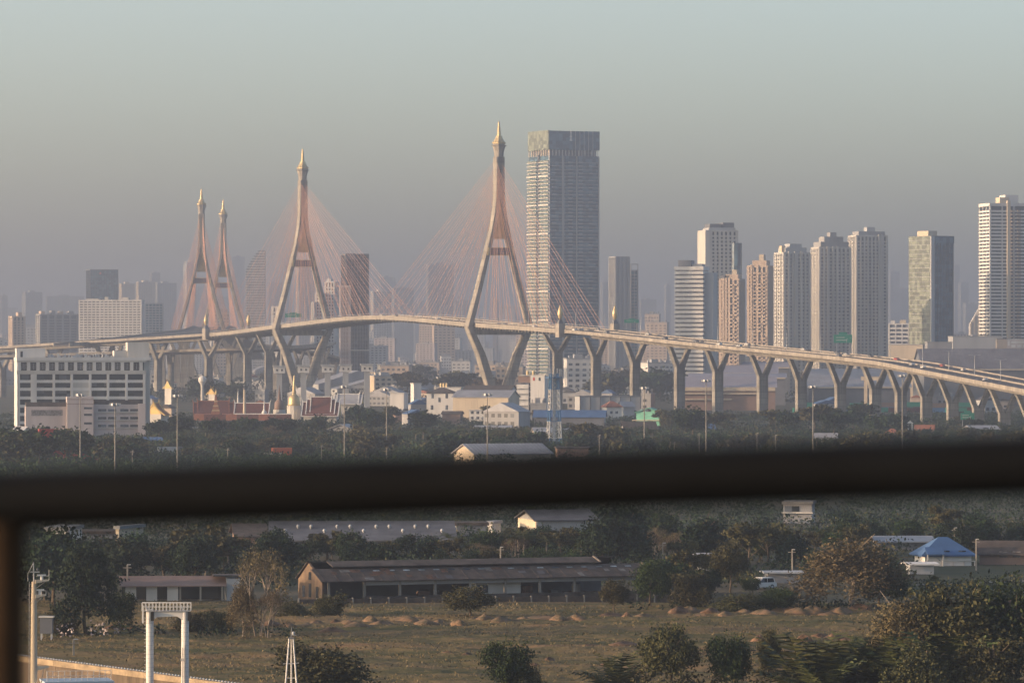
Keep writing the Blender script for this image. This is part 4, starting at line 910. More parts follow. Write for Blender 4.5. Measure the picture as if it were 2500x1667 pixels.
chedi('golden bell-shaped chedi gleaming at the foot of the left pylon', 718, 2300, 914, 965, 990, 2.9, 'gold')
chedi('slender white chedi left of the chimney', 581, 2420, 950, 984, 990, 1.3, 'white')
chedi('white chedi in front of the dark red hall', 645, 2330, 966, 1003, 1012, 1.3, 'white')
chedi('brown tiered temple spire left of the golden chedi', 682, 2390, 940, 978, 1000, 2.6, 'brown', 'temple_spire')
r = T(empty('crematory_chimney', (PX(597, 2280), 2280, 0)), 'tall tapering pale chimney rising in front of the temple roofs', 'chimney')
mk('shaft', MB().lathe([(.85, 0), (.5, PZ(951, 2280))], 10), M['cream'], r); mk('cap', MB().lathe([(.72, PZ(951, 2280)), (.72, PZ(947, 2280))], 10), M['dgrey'], r)
r = T(empty('water_tower', (PX(494, 2700), 2700, 0)), 'white mushroom water tank among the bridge piers', 'water tower'); z = PZ(940, 2700)
mk('stem', MB().lathe([(.9, 0), (.9, z+2)], 10), M['offw'], r); mk('bowl', MB().lathe([(.95, z), (2.3, z+2.2), (2.3, z+4.2), (.4, z+5.4)], 14), M['white'], r)
# flood-gate towers
def gate(label, px, yt, D=2900., base=True):
    r = T(empty('gate_tower', (PX(px, D), D, 0), R(4)), label, 'gate tower', 'white flood-gate towers'); z = lambda y: PZ(y, D); OCC.append((PX(px, D), D, 3))
    mk('shaft', MB().box(-1.7, 1.7, -1.6, 1.6, 0, z(yt+19)), M['lgrey'], r); mk('machine_house', MB().box(-3.4, 3.4, -3, 3, z(yt+19), z(yt+4)), M['white'], r)
    mk('roof', MB().box(-4.1, 4.1, -3.7, 3.7, z(yt+4), z(yt)), M['lgrey'], r)
    for x in (-1.5, 1.5): mk('window', MB().box(x-.55, x+.55, -3.08, -2.9, z(yt+14), z(yt+9)), M['gdark'], r)
for lb, px, yt in (('white flood-gate tower left of the left pylon foot', 682, 892), ('white flood-gate tower seen between the left pylon legs', 741, 891), ('white flood-gate tower half hidden by the right leg of the left pylon', 800, 890),
                   ('white flood-gate tower, first right of the left pylon', 844, 889), ('white flood-gate tower farthest right of the row', 896, 888)): gate(lb, px, yt)
mk('sill_beam', MB().box(-7, 7.5, -1.2, 1.2, 12.0, 13.6), M['lgrey'], [o for o in COL.objects if o.get('label') == 'white flood-gate tower, first right of the left pylon'][0], loc=(6, 0, 0))

# --- factories and houses in the centre
house('plain white block with blank walls left of the hip-roofed white building', 953, 996, 1006, 961, 961, -10, 12, 'white', 'offw', D=2500, ridge='flat', name='factory_block', cat='factory')
house('tall white plant box behind the plain white block', 1002, 1029, 1000, 937, 937, 14, 8, 'white', 'offw', D=2600, ridge='flat', name='factory_block', cat='factory')
house('white building with dark hip roof and tall window', 1042, 1116, 1006, 958, 946, -8, 14, 'white', 'roofd', D=2480, hip=True, win=((.22, 10), (.48, 8.0), (.75, 10), (.75, 4), (.2, 4)), wsize=(1.3, 2.4), name='factory_block', cat='factory')
r = house('flat white upper storey with roof tanks behind the hip-roofed building', 1060, 1132, 1000, 947, 947, -8, 12, 'white', 'offw', D=2620, ridge='flat', name='factory_block', cat='factory')
for k in range(3): mk('roof_tank', MB().lathe([(.6, 0), (.6, 2.2)], 10), M['gold'], r, loc=(-4+k*1.6, -3, r['he']+.5))
r = house('long warehouse whose pale side wall glows yellow in the sun', 1106, 1268, 1010, 969, 953, -16, 20, 'cream', 'roofg', D=2390, seams=24, name='warehouse', cat='warehouse')
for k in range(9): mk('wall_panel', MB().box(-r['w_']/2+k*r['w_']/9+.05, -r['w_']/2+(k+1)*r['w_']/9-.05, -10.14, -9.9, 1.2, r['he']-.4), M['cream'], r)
house('grey roofed hall behind the yellow-lit warehouse', 1130, 1264, 1000, 955, 941, -12, 22, 'lgrey', 'roofd', D=2520, name='warehouse', cat='warehouse')
house('white house with dark windows below the yellow-lit warehouse', 1146, 1205, 1030, 1003, 1000, -6, 9, 'white', 'lgrey', D=2330, ridge='flat', win=grid(4, 2, 1.2, 2.6))
# white block tower with roof tanks
D_ = 2440.; r = T(empty('factory_tower', (PX(1300, D_), D_, 0), R(-10)), 'white six-storey block with two gilded roof tanks beside the yellow-lit warehouse', 'block'); z = lambda y: PZ(y, D_); OCC.append((PX(1300, D_), D_, 9))
mk('main_shaft', MB().box(-.2, 7.2, -5, 5, 0, z(917)), M['white'], r); mk('side_wing', MB().box(-7.4, -1.2, -4.2, 4.5, 0, z(938)), M['lgrey'], r); mk('stair_core', MB().box(-1.2, -.2, -3.6, 4, 0, z(930)), M['gdark'], r)
for y in (990, 975, 961, 948): mk('balcony_wall', MB().box(-7.5, -1.25, -5.2, -4.2, z(y), z(y-9)), M['white'], r)
for y in (990, 975, 961, 948): mk('landing_window', MB().box(-1.5, .0, -4.4, -3.6, z(y-4), z(y-7)), M['offw'], r)
for x in (1.6, 4.6): mk('window', MB().box(x-.5, x+.5, -5.08, -4.9, z(929), z(921)), M['red'] if x < 2 else M['gdark'], r)
mk('top_band', MB().box(-7.0, 7.4, -5.2, 5.1, z(917), z(915)), M['offw'], r); mk('open_floor', MB().box(-6.8, -.3, -4, 4.2, z(934), z(918)), M['brown'], r)
for x in (-2.2, .9): mk('roof_tank', MB().lathe([(.75, z(915)), (.75, z(906)), (.3, z(905))], 12), M['gold'], r, loc=(x, -2, 0))
# blue and white lattice mast
D_ = 1730.; r = T(empty('lattice_tower', (PX(1353, D_), D_, 0), R(12)), 'blue and white lattice telecom tower standing in front of the white block', 'telecom tower'); Ht = PZ(912, D_); OCC.append((PX(1353, D_), D_, 3))
def latt(z0, z1, m_, nm):
    mb = MB(); w0 = lambda q: 2.35-1.0*q/Ht; nz_ = max(1, int((z1-z0)/2.2))
    for sx in (-1, 1):
        for sy in (-1, 1): mb.beam((sx*w0(z0), sy*w0(z0), z0), (sx*w0(z1), sy*w0(z1), z1), .34, .34)
    for k in range(nz_):
        a, b_ = z0+(z1-z0)*k/nz_, z0+(z1-z0)*(k+1)/nz_
        for sg in (-1, 1):
            mb.beam((-w0(a), sg*w0(a), a), (w0(b_), sg*w0(b_), b_), .16, .16); mb.beam((w0(a), sg*w0(a), a), (-w0(b_), sg*w0(b_), b_), .16, .16)
            mb.beam((sg*w0(a), -w0(a), a), (sg*w0(b_), w0(b_), b_), .16, .16); mb.beam((-w0(a), sg*w0(a), a), (w0(a), sg*w0(a), a), .2, .2); mb.beam((sg*w0(a), -w0(a), a), (sg*w0(a), w0(a), a), .2, .2)
    mk(nm, mb, M[m_], r)
zs = [0, PZ(1069, D_), PZ(1028, D_), PZ(1000, D_), PZ(950, D_), Ht]
for k, m_ in enumerate(('blue', 'white', 'blue', 'white', 'blue')): latt(zs[k], zs[k+1], m_, 'lattice_section')
mk('platform', MB().box(-2.6, 2.6, -2.6, 2.6, Ht-1.6, Ht-1.3), M['blue'], r)
for k in range(7): a = k*.9; mk('antenna_panel', MB().box(-.18, .18, -.12, .12, -1.3, 1.5), M['lgrey'], r, loc=(2.7*math.cos(a), 2.7*math.sin(a), Ht+.3))
mk('cable_ladder', MB().box(-.5, .5, -.06, .06, 0, Ht), M['steel'], r); mk('top_pole', MB().tube((0, 0, Ht), (0, 0, Ht+2.4), .08), M['steel'], r)
# more buildings, left to right
r = house('blue-grey hall with long framed front behind the lattice tower', 1404, 1564, 1016, 968, 964, 6, 22, 'lgrey', 'dgrey', D=2560, ridge='flat', name='warehouse', cat='warehouse')
for k in range(7): mk('frame_post', MB().box(-.3, .3, -11.3, -10.9, 0, r['he']), M['dgrey'], r, loc=(-r['w_']/2+.3+k*(r['w_']-.6)/6, 0, 0))
house('red hip-roofed white house right of the lattice tower', 1470, 1518, 1014, 992, 979, 14, 9, 'white', 'roofo', D=2400, hip=True, win=((.3, 3), (.65, 3)))
house('small grey-roofed house beside the red hip-roofed one', 1508, 1548, 1014, 992, 981, 18, 9, 'lgrey', 'roofg', D=2450)
r = house('mint green two-storey house with gabled roof', 1553, 1622, 1036, 1006, 996, -12, 10, 'green', 'green', D=2200, ridge='y', win=((.25, 6.6), (.5, 6.6)), wsize=(2.4, 1.4))
mk('balcony_floor', MB().box(-r['w_']/2-2, r['w_']/2+.3, -5.8, -5.05, 2.4, 2.8), M['cream'], r)
r = house('long blue-roofed open shed under the lattice tower', 1304, 1480, 1040, 1017, 1002, -4, 14, 'dgrey', 'roofb', D=2170, name='shed', cat='shed')
house('house with dark green roof below the mint green house', 1517, 1602, 1062, 1047, 1030, 8, 10, 'grey', 'roofd', D=1980, win=((.6, 1), (.8, 1)), wsize=(1.8, 1.1))
house('blue-grey roof half hidden by trees in mid view', 1690, 1744, 1062, 1049, 1036, 8, 9, 'pink', 'roofb', D=2030)
house('low white-fronted house right of the tall lamp masts', 1988, 2046, 1080, 1068, 1058, -10, 8, 'white', 'roofg', win=((.2, .8), (.5, .8), (.8, .8)))
house('house with orange hip roof under the viaduct piers', 2155, 2202, 1070, 1060, 1046, -10, 9, 'beige', 'roofo', hip=True)
house('orange gabled house right of the little white gate', 2233, 2282, 1060, 1050, 1038, -8, 9, 'cream', 'roofo', win=((.2, 1), (.5, 1), (.8, 1)))
r = T(empty('gate_pavilion', (PX(2222, 1950), 1950, 0)), 'tiny white gate arch between two orange roofs', 'gate')
for x in (-.8, .8): mk('gate_post', MB().box(x-.2, x+.2, -.4, .4, 0, 5.0), M['white'], r)
mk('gate_roof', MB().prism([(-1.3, 5), (1.3, 5), (0, 6)], -.8, .8), M['white'], r)
house('wide white shed roof at the right under the viaduct', 2356, 2436, 1062, 1050, 1039, 8, 16, 'offw', 'roofg', D=2010, name='shed', cat='shed')
house('brick red house left of the round dark tree', 958, 1016, 1034, 1004, 988, 8, 11, 'brown', 'grey', D=2260, ridge='flat', win=grid(3, 1, 6, 3), wsize=(2.6, 1.2))
house('pale-roofed gable among trees right of the temple', 798, 884, 1058, 1052, 1036, -14, 12, 'grey', 'roofg', D=2000, ridge='y', name='shed', cat='shed')
house('low brown-roofed house beside the lattice tower base', 1300, 1352, 1068, 1054, 1044, 8, 8, 'cream', 'roofg', D=1900)
house('blue sheet-roofed shed at the foot of the annex', 340, 396, 1090, 1074, 1068, 10, 10, 'blue', 'roofb', D=1760, name='shed', cat='shed')
house('grey tin-roofed house in front of the cloister', 455, 545, 1062, 1053, 1046, 0, 9, 'lgrey', 'roofg', D=2050)
house('dark brown row house under the yellow-lit warehouse', 1080, 1130, 1034, 1010, 1004, -8, 9, 'brown', 'roofd', D=2270)
house('white carport roof among the trees in centre', 1160, 1250, 1060, 1045, 1039, -6, 8, 'white', 'roofg', D=2060, name='shed', cat='shed')
house('small white house with tin roof near the lattice tower', 1375, 1452, 1062, 1058, 1047, -8, 8, 'lgrey', 'roofg', D=2000, win=((.2, 1), (.6, 1)))
M['roofw'] = mat('dull_lilac_roof', (.17, .165, .18), .7, .25, .1)
# warehouses behind the viaduct, gables and fascias catching the sun
for k, (lb, xl, xr, yb, ye, yr, D, rf) in enumerate((
    ('long shed with bright cream fascia nearest behind the viaduct', 1649, 1896, 985, 944, 920, 2780, 'roofl'), ('second long shed behind the viaduct, thin sunlit eave', 1681, 1920, 960, 921, 912, 3050, 'roofl'),
    ('third long shed behind the viaduct', 1750, 1900, 950, 910, 896, 3250, 'roofl'), ('farthest long shed behind the viaduct with white eave', 1756, 1930, 940, 896, 884, 3450, 'roofl'),
    ('broad blue-grey warehouse roof behind the right piers', 1955, 2215, 985, 943, 901, 2800, 'roofg'), ('wide dull grey warehouse roof beyond the viaduct at right', 2235, 2560, 950, 900, 852, 3000, 'roofw'))):
    r = house(lb, xl, xr, yb, ye, yr, -3 if k < 4 else 4, 34 if k < 4 else 46, 'dgrey' if k else 'brown', rf, D=D, over=1.0, name='warehouse', cat='warehouse', seams=40)
    hw = r['w_']/2; hd = r['d_']/2; he = r['he']
    nb = 10
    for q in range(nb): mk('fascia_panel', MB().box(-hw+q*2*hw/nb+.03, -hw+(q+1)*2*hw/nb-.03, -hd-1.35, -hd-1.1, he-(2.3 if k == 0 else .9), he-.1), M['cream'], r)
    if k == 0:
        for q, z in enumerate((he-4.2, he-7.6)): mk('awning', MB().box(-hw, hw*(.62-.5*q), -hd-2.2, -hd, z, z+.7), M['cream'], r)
mk('fascia_beam', MB().box(-9, 26, -26, -25, 14.5, 17.0), M['cream'], r); mk('fascia_beam', MB().box(-2, 28, -28, -27, 11.5, 14.2), M['cream'], r)
r = T(empty('portal_frame', (PX(2131, 2650), 2650, 0), R(-10)), 'cream concrete portal frame seen between the right piers', 'frame')
for x in (-4, 3.2): mk('portal_leg', MB().box(x-.9, x+.9, -1, 1, 0, PZ(928, 2650)), M['cream'], r)
mk('portal_beam', MB().box(-6.5, 5.5, -1.3, 1.3, PZ(928, 2650), PZ(919, 2650)), M['cream'], r)
# shopping hall with a sign at the right edge
r = house('tan hall with white lettered sign at the right edge', 2431, 2570, 930, 828, 824, -3, 20, 'beige', 'dgrey', D=3350, ridge='flat', name='retail_hall', cat='hall'); x0 = -r['w_']/2
mk('sign_board', MB().box(x0+7, x0+40, -10.35, -10.05, r['he']-6.6, r['he']-.4), M['pink'], r)
mk('sign_letter', MB().box(x0+7.6, x0+9.0, -10.6, -10.4, r['he']-4.6, r['he']-1.2), M['white'], r)
mk('sign_line', MB().box(x0+10, x0+21, -10.6, -10.4, r['he']-2.9, r['he']-1.5), M['white'], r)
for q in range(3): mk('sign_letter', MB().box(x0+10+q*4.2, x0+13+q*4.2, -10.6, -10.4, r['he']-5.8, r['he']-3.9), M['white'], r)
mk('sign_frame', MB().box(x0+6.6, x0+40, -10.5, -10.36, r['he']-.4, r['he']+.1), M['white'], r)
house('blue-grey mall with flat roof left of the tan hall', 2318, 2442, 930, 822, 818, 3, 24, 'lgrey', 'grey', D=3450, ridge='flat', win=((.4, 28), (.55, 28), (.7, 28)), wsize=(7, 2.2), name='retail_hall', cat='hall')
house('long low cream store right of the condominium row', 2168, 2262, 930, 842, 838, -12, 18, 'cream', 'roofg', D=3400, ridge='flat', name='retail_hall', cat='hall')
house('dark green-roofed store beside the mall', 2260, 2322, 930, 836, 832, 2, 16, 'grey', 'grey', D=3380, ridge='flat', name='retail_hall', cat='hall')
# foreground-side warehouse with yellow gable, behind the rail
r = house('grey-roofed warehouse with yellow-lit end just above the handrail', 1108, 1345, 1165, 1106, 1084, 24, 16, 'cream', 'roofg', D=1420, ridge='x', name='warehouse', cat='warehouse', seams=20)
house('brown fence-like shed right of the yellow-ended warehouse', 1356, 1436, 1150, 1094, 1090, 4, 8, 'brown', 'roofd', D=1480, ridge='flat', name='shed', cat='shed')

# --- shipping containers
def container(label, X, Y, z, rz, m_, L=12.2, grp=None):
    o = T(empty('shipping_container', (X, Y, z), rz), label, 'container', grp); mb = MB().box(-L/2, L/2, -1.2, 1.2, .12, 2.5)
    for k in range(int(L/.6)): mb.box(-L/2+.2+k*.6, -L/2+.5+k*.6, -1.25, -1.2, .25, 2.4)
    mk('body', mb, M[m_], o); mk('frame', MB().box(-L/2-.03, L/2+.03, -1.24, 1.24, 0, .14).box(-L/2-.03, L/2+.03, -1.24, 1.24, 2.46, 2.6), M[m_], o)
    for s in (-1, 1): mk('door', MB().box(-L/2-.07, -L/2, -1.12 if s < 0 else .04, -.04 if s < 0 else 1.12, .2, 2.42), M[m_], o)
    return o
D_ = 1480.; cz = []
for lb, px, lvl, dy, m_ in (('red container on top of the tallest stack at the left', 118, 4, 0, 'red'), ('red container one below the top of the tallest stack', 118, 3, 0, 'red'), ('red container in the long row at the left yard', 150, 2, 0, 'red'), ('dark red container behind the left stack', 165, 2, 4, 'rooft'),
     ('red container under the tallest stack, third level', 118, 2, 0, 'rooft'), ('orange container standing alone on the yard row', 178, 3, 3, 'orange'), ('bright red container at the right end of the yard', 220, 2, 0, 'red'), ('red container below the bright red one', 205, 1, -3, 'red'),
     ('rust red container low in the yard left', 135, 1, -2, 'rooft'), ('rust red container low in the yard centre', 165, 1, -2, 'rooft')):
    container(lb, PX(px, D_), D_+dy, (lvl-1)*2.6, R(14), m_, 6.1 if lvl > 2 else 12.2, 'stacked red containers at the left yard')
for lb, px, dy, m_ in (('red container under the two rear ones', 118, 0, 'rooft'), ('brown container at ground level by the lamp mast', 190, 0, 'rooft')): container(lb, PX(px, D_), D_+dy, 0, R(14), m_)
container('orange-red container right of the tall lamp mast by the temple trees', PX(688, 1500), 1500, 1.5, R(20), 'orange', 6.1); container('cream container beside the orange-red one', PX(664, 1495), 1495, 0, R(10), 'cream', 6.1)
container('white container under the tall lamp masts', PX(408, 1560), 1560, .6, R(20), 'offw', 6.1); container('dark blue container beside the white one', PX(424, 1562), 1562, .6, R(10), 'dgrey', 6.1)
rs = random.Random(3)
cl_ = ('sign', 'sign', 'rooft', 'dgrey', 'sign', 'brown', 'blue', 'rooft')
wds = ('green', 'green', 'rust red', 'grey', 'green', 'brown', 'blue', 'rust red')
for k in range(26):
    px = 1962+k*15.5; D = 2680+(k % 3)*30; lv = k % 4
    container('%s container in the depot behind the right piers' % wds[k % 8], PX(px, D), D, (lv % 3)*2.6 if k % 2 else 0, R(6), cl_[k % 8], 12.2, 'containers in the depot behind the viaduct')
for k in range(26):
    if k % 2 and (k % 4) % 3:
        D = 2680+(k % 3)*30
        for q in range((k % 4) % 3): container('%s container in the depot behind the right piers' % wds[(k+1+q) % 8], PX(1962+k*15.5, D), D, q*2.6, R(6), cl_[(k+1+q) % 8], 12.2, 'containers in the depot behind the viaduct')

# --- tall floodlight masts and small poles
def mast(label, px, yt, yb, D=None, head=True):
    D = D or GD(yb); h = PZ(yt, D); r = T(empty('floodlight_mast', (PX(px, D), D, 0)), label, 'light mast', 'tall floodlight masts')
    mk('pole', MB().lathe([(.24, 0), (.18, h*.5), (.11, h)], 8), M['conc2'], r)
    mk('head_frame', MB().lathe([(1.2, h-.3), (1.2, h)], 10).beam((-1.3, 0, h+.1), (1.3, 0, h+.1), .2, .2), M['dgrey'], r)
    for k in range(6): a = k*1.047; mk('floodlight', MB().box(-.35, .35, -.25, .25, -.3, .35), M['steel'], r, loc=(1.2*math.cos(a), 1.2*math.sin(a), h+.1), rz=a)
for lb, px, yt, yb in (('floodlight mast in front of the annex stair tower', 196, 965, 1150), ('floodlight mast right of the annex stair tower', 281, 988, 1165), ('floodlight mast between the office block and the temple', 433, 967, 1150), ('floodlight mast in front of the big red temple hall', 841, 945, 1140),
     ('floodlight mast left of the brick red house', 944, 952, 1130), ('floodlight mast in front of the yellow-lit warehouse', 1190, 964, 1150), ('floodlight mast in front of the mint green house', 1573, 948, 1120), ('floodlight mast right of the mint green house', 1724, 930, 1130),
     ('floodlight mast left of the low white-fronted house', 1985, 945, 1130), ('floodlight mast among the right viaduct piers', 2203, 918, 1120)): mast(lb, px, yt, yb)
def pole(label, px, yt, yb, D=None, arm=True, name='utility_pole'):
    D = D or GD(yb); h = PZ(yt, D); r = T(empty(name, (PX(px, D), D, 0), random.uniform(-.3, .3)), label, 'pole', 'small poles')
    mk('shaft', MB().beam((0, 0, 0), (0, 0, h), .22, .22), M['conc2'], r)
    if arm: mk('cross_arm', MB().beam((-.6, -.15, h-.4), (.6, -.15, h-.4), .09, .09), M['conc2'], r); mk('lamp_head', MB().box(0, .5, -.3, -.1, h-.02, h+.08), M['steel'], r)
for lb, px, yt, yb in (('short pole left of the floodlight mast by the office block', 323, 1100, 1150), ('short pole left of the temple trees', 556, 1095, 1145), ('short pole near the orange-red container', 785, 1088, 1140), ('short pole right of the yellow-ended warehouse', 1463, 1062, 1130),
     ('short pole left of the floodlight mast in mid view', 1707, 1058, 1125), ('short pole right of the floodlight mast in mid view', 1848, 1057, 1125), ('short pole before the low white-fronted house', 1893, 1062, 1120), ('short pole on the right of the viaduct trees', 1646, 1080, 1118)): pole(lb, px, yt, yb)

# --- scattered small houses between the trees
rv = random.Random(33); uv = [False]*6; tries = 0; cnt = 0
while cnt < 44 and tries < 900:
    tries += 1; D = rv.uniform(2050, 3300); px = rv.uniform(360, 2480); X = PX(px, D)
    if (D < 2400 and 440 < px < 900) or (D < 2650 and px > 1500): continue
    if any((X-a)**2+(D-b_)**2 < (c+8)**2 for a, b_, c in OCC): continue
    if min((p.x-X)**2+(p.y-D)**2 for p in pts[::4]) < 400 and rv.random() < .8: continue
    k = rv.choice((0, 1, 2, 3, 4, 1, 2, 4, 5)); o = vh[k] if not uv[k] else copy_tree(vh[k]); uv[k] = True; o.name = 'village_house'; OCC.append((X, D, 7)); cnt += 1
    sc_ = rv.uniform(.7, 1.0); o.location = (X, D, 0); o.rotation_euler = (0, 0, R(rv.uniform(-35, 40))); o.scale = (sc_, sc_, rv.uniform(.9, 1.3)); T(o, vl[k], 'house', 'small houses at the foot of the bridge')
# --- trees of the middle distance
G1 = 'trees between the river bank and the bridge'
for b_ in (('dark tree at the left edge below the white gabled house', 'far', -20, 100, 1040, 1075, 1105, 1150, 11), ('leafy tree in front of the annex', 'far', 95, 205, 1028, 1060, 1080, 1140, 9), ('leafy tree below the office block', 'far', 200, 372, 1058, 1092, 1085, 1145, 16),
     ('tree between the office block and the temple', 'far', 365, 430, 1012, 1050, 1048, 1080, 5), ('tree of the green belt below the temple', 'far', 420, 660, 1060, 1092, 1082, 1140, 22), ('dark tree in front of the cloister', 'far', 548, 632, 1022, 1040, 1042, 1062, 5),
     ('brownish tree below the cloister', 'farb', 635, 710, 1038, 1055, 1055, 1075, 5), ('dark tree below the golden chedi', 'far', 668, 770, 1022, 1045, 1045, 1070, 8), ('tree of the belt below the big red temple hall', 'far', 680, 900, 1052, 1090, 1080, 1135, 19),
     ('tree beside the brick red house', 'far', 868, 960, 990, 1030, 1024, 1060, 8), ('small tree by the plain white block', 'far', 980, 1050, 972, 985, 1004, 1014, 5), ('round tree in front of the yellow-lit warehouse', 'far', 1180, 1245, 988, 1002, 1020, 1034, 5),
     ('tree of the green belt in centre view', 'far', 900, 1330, 1046, 1085, 1080, 1135, 32), ('reddish tree at the foot of the white six-storey block', 'farb', 1272, 1335, 997, 1008, 1020, 1034, 5), ('tree right of the lattice tower', 'far', 1365, 1560, 1030, 1075, 1066, 1125, 16),
     ('large tree right of the mint green house', 'far', 1618, 1705, 990, 1020, 1035, 1070, 6), ('tree under the middle viaduct piers', 'far', 1700, 1990, 998, 1040, 1020, 1066, 19), ('large tree beside the right viaduct piers', 'far', 1985, 2110, 980, 1020, 1025, 1070, 9),
     ('tree below the right viaduct piers', 'far', 2100, 2210, 1002, 1040, 1036, 1066, 8), ('tree of the belt above the handrail at right', 'far', 1560, 2210, 1052, 1080, 1085, 1125, 35), ('pale green tree below the right end of the viaduct', 'far', 2200, 2520, 1042, 1072, 1066, 1115, 21),
     ('shrubby tree under the right end of the viaduct', 'far', 2290, 2400, 1010, 1025, 1034, 1050, 5)):
    belt(b_[0], G1, *b_[1:])
belt('feathery palm standing in the green belt above the handrail', G1, 'palm', 380, 2450, 1040, 1070, 1075, 1115, 26, hmin=5)
G2 = 'hazy trees around the bridge piers'
for b_ in (('hazy dark tree in the city park behind the flood gates', 'far', 620, 960, 875, 915, 925, 960, 13), ('hazy dark tree between the pylons', 'far', 930, 1250, 868, 925, 915, 985, 17), ('hazy tree behind the left piers', 'far', 360, 700, 905, 945, 935, 990, 13),
     ('hazy tree behind the first right piers', 'far', 1330, 1660, 870, 930, 910, 985, 16), ('hazy dry tree between the pylons', 'farb', 880, 1330, 885, 940, 930, 985, 4), ('hazy tree behind the long sheds', 'far', 1640, 1960, 868, 885, 915, 930, 5), ('hazy tree by the mall', 'far', 2200, 2420, 822, 835, 930, 940, 3)):
    belt(b_[0], G2, *b_[1:], hmax=22)
# two evergreen domes that stand out
def solo(label, px, yt, yb, xl, xr, pro, seed=1, D=None):
    D = D or GD(yb); h = (yb-yt)*D/F; p = PRO[pro[0]][pro[1]]; plant(p, PX(px, D), D, h, seed*1.7, (xr-xl)/2*D/F/(p['r']*h/p['h']), label)
solo('big dark dome-shaped tree beside the brick red house', 1030, 1003, 1062, 994, 1066, ('far', 1)); solo('dark round-headed tree below the golden chedi', 700, 1022, 1070, 668, 740, ('far', 1), 2)

# --- the mass of scrub and low trees that closes the gaps between them
EXC = []            # photo boxes (x0, x1, y0, y1) of ground kept open
def thicket(name, label, polys, dens, r0, h0, h1, nq, size, mt, seed, lump=0.):
    rs = np.random.RandomState(seed); V = []; Tn = []
    for (x0, x1, y0, y1, *hh_) in polys:
        D0, D1 = GD(y1), GD(y0); area = (x1-x0)/F*(D0+D1)/2*(D1-D0); n = int(area*dens); a0, a1 = hh_ if hh_ else (h0, h1)
        D = rs.uniform(D0, D1, n); px = rs.uniform(x0, x1, n); X = PX(px, D)
        for k in range(n):
            if any((X[k]-a)**2+(D[k]-b_)**2 < (c*.8)**2 for a, b_, c in OCC): continue
            py = YH+HC*F/D[k]
            if any(e[0] < px[k] < e[1] and e[2] < py < e[3] for e in EXC): continue
            hh = rs.uniform(a0, a1); d = rs.normal(size=(nq, 3)); d /= np.linalg.norm(d, axis=1)[:, None]
            rr = r0*rs.uniform(.6, 1.5); bmp = 1+.25*np.sin(d[:, 0]*6+k)+.2*np.sin(d[:, 2]*7+d[:, 1]*5)
            V.append(np.array([X[k], D[k], hh*.5])+d*((rs.uniform(.3, 1.05, nq)**.5)*bmp)[:, None]*np.array([rr, rr, hh*.55])); Tn.append(np.clip(rs.normal(.4+rs.uniform(-.25, .25), .18, nq), 0, 1))
    C = np.concatenate(V); t_ = np.concatenate(Tn); m_ = C[:, 2] > 0; C = C[m_]; t_ = t_[m_]
    return kind(link(name, quadmesh(leafquads(C, size, rs), M[mt], t_)), 'stuff', label)
thicket('woodland', 'dense green scrub woodland filling the ground between the yard and the bridge', [(-60, 2560, 1062, 1092, 1.2, 2.6), (-60, 2560, 1092, 1135, 1.4, 3.6), (-60, 2560, 1135, 1175, 2, 5)], .013, 3.6, 4, 8.5, 60, .38, 'leaf', 5)
thicket('scrub', 'dark scrub between the houses in front of the bridge', [(-60, 2560, 1012, 1035, 1.5, 3), (-60, 2560, 1035, 1064, 1.2, 2.8)], .0045, 4.0, 4, 8, 40, .5, 'leafd', 6)
thicket('scrub', 'olive dry scrub patches in front of the bridge', [(300, 2560, 1050, 1130, 1.5, 3.6)], .004, 3.4, 4, 8, 50, .38, 'leafo', 7)
thicket('scrub', 'dark evergreen clumps in front of the bridge', [(-60, 2560, 1060, 1150, 2, 4.5)], .003, 4.6, 4, 8, 90, .4, 'leafd', 9)
thicket('far_scrub', 'hazy scrub and gardens of the low city behind the bridge', [(330, 2200, 920, 985)], .0009, 6, 5, 9, 24, 1.0, 'leafd', 8)

for a in (('dark round tree before the left end of the cloister', 520, 1022, 1078, 488, 556, ('far', 1)), ('dark broad tree before the middle of the cloister', 600, 1018, 1070, 560, 640, ('far', 0)), ('dark tree hiding the right end of the cloister', 668, 1020, 1068, 640, 700, ('far', 1)), ('dark tree at the foot of the big red temple hall', 778, 1012, 1062, 748, 806, ('far', 0)),
          ('leafy tree between the temple and the office block', 440, 1010, 1070, 405, 478, ('far', 0)), ('bushy tree below the pale-roofed gable', 880, 1030, 1085, 850, 915, ('far', 3)), ('tall leafy tree before the brick red house', 905, 1000, 1062, 872, 936, ('far', 0))):
    solo(a[0], a[1], a[2], a[3], a[4], a[5], a[6], a[1] % 7)
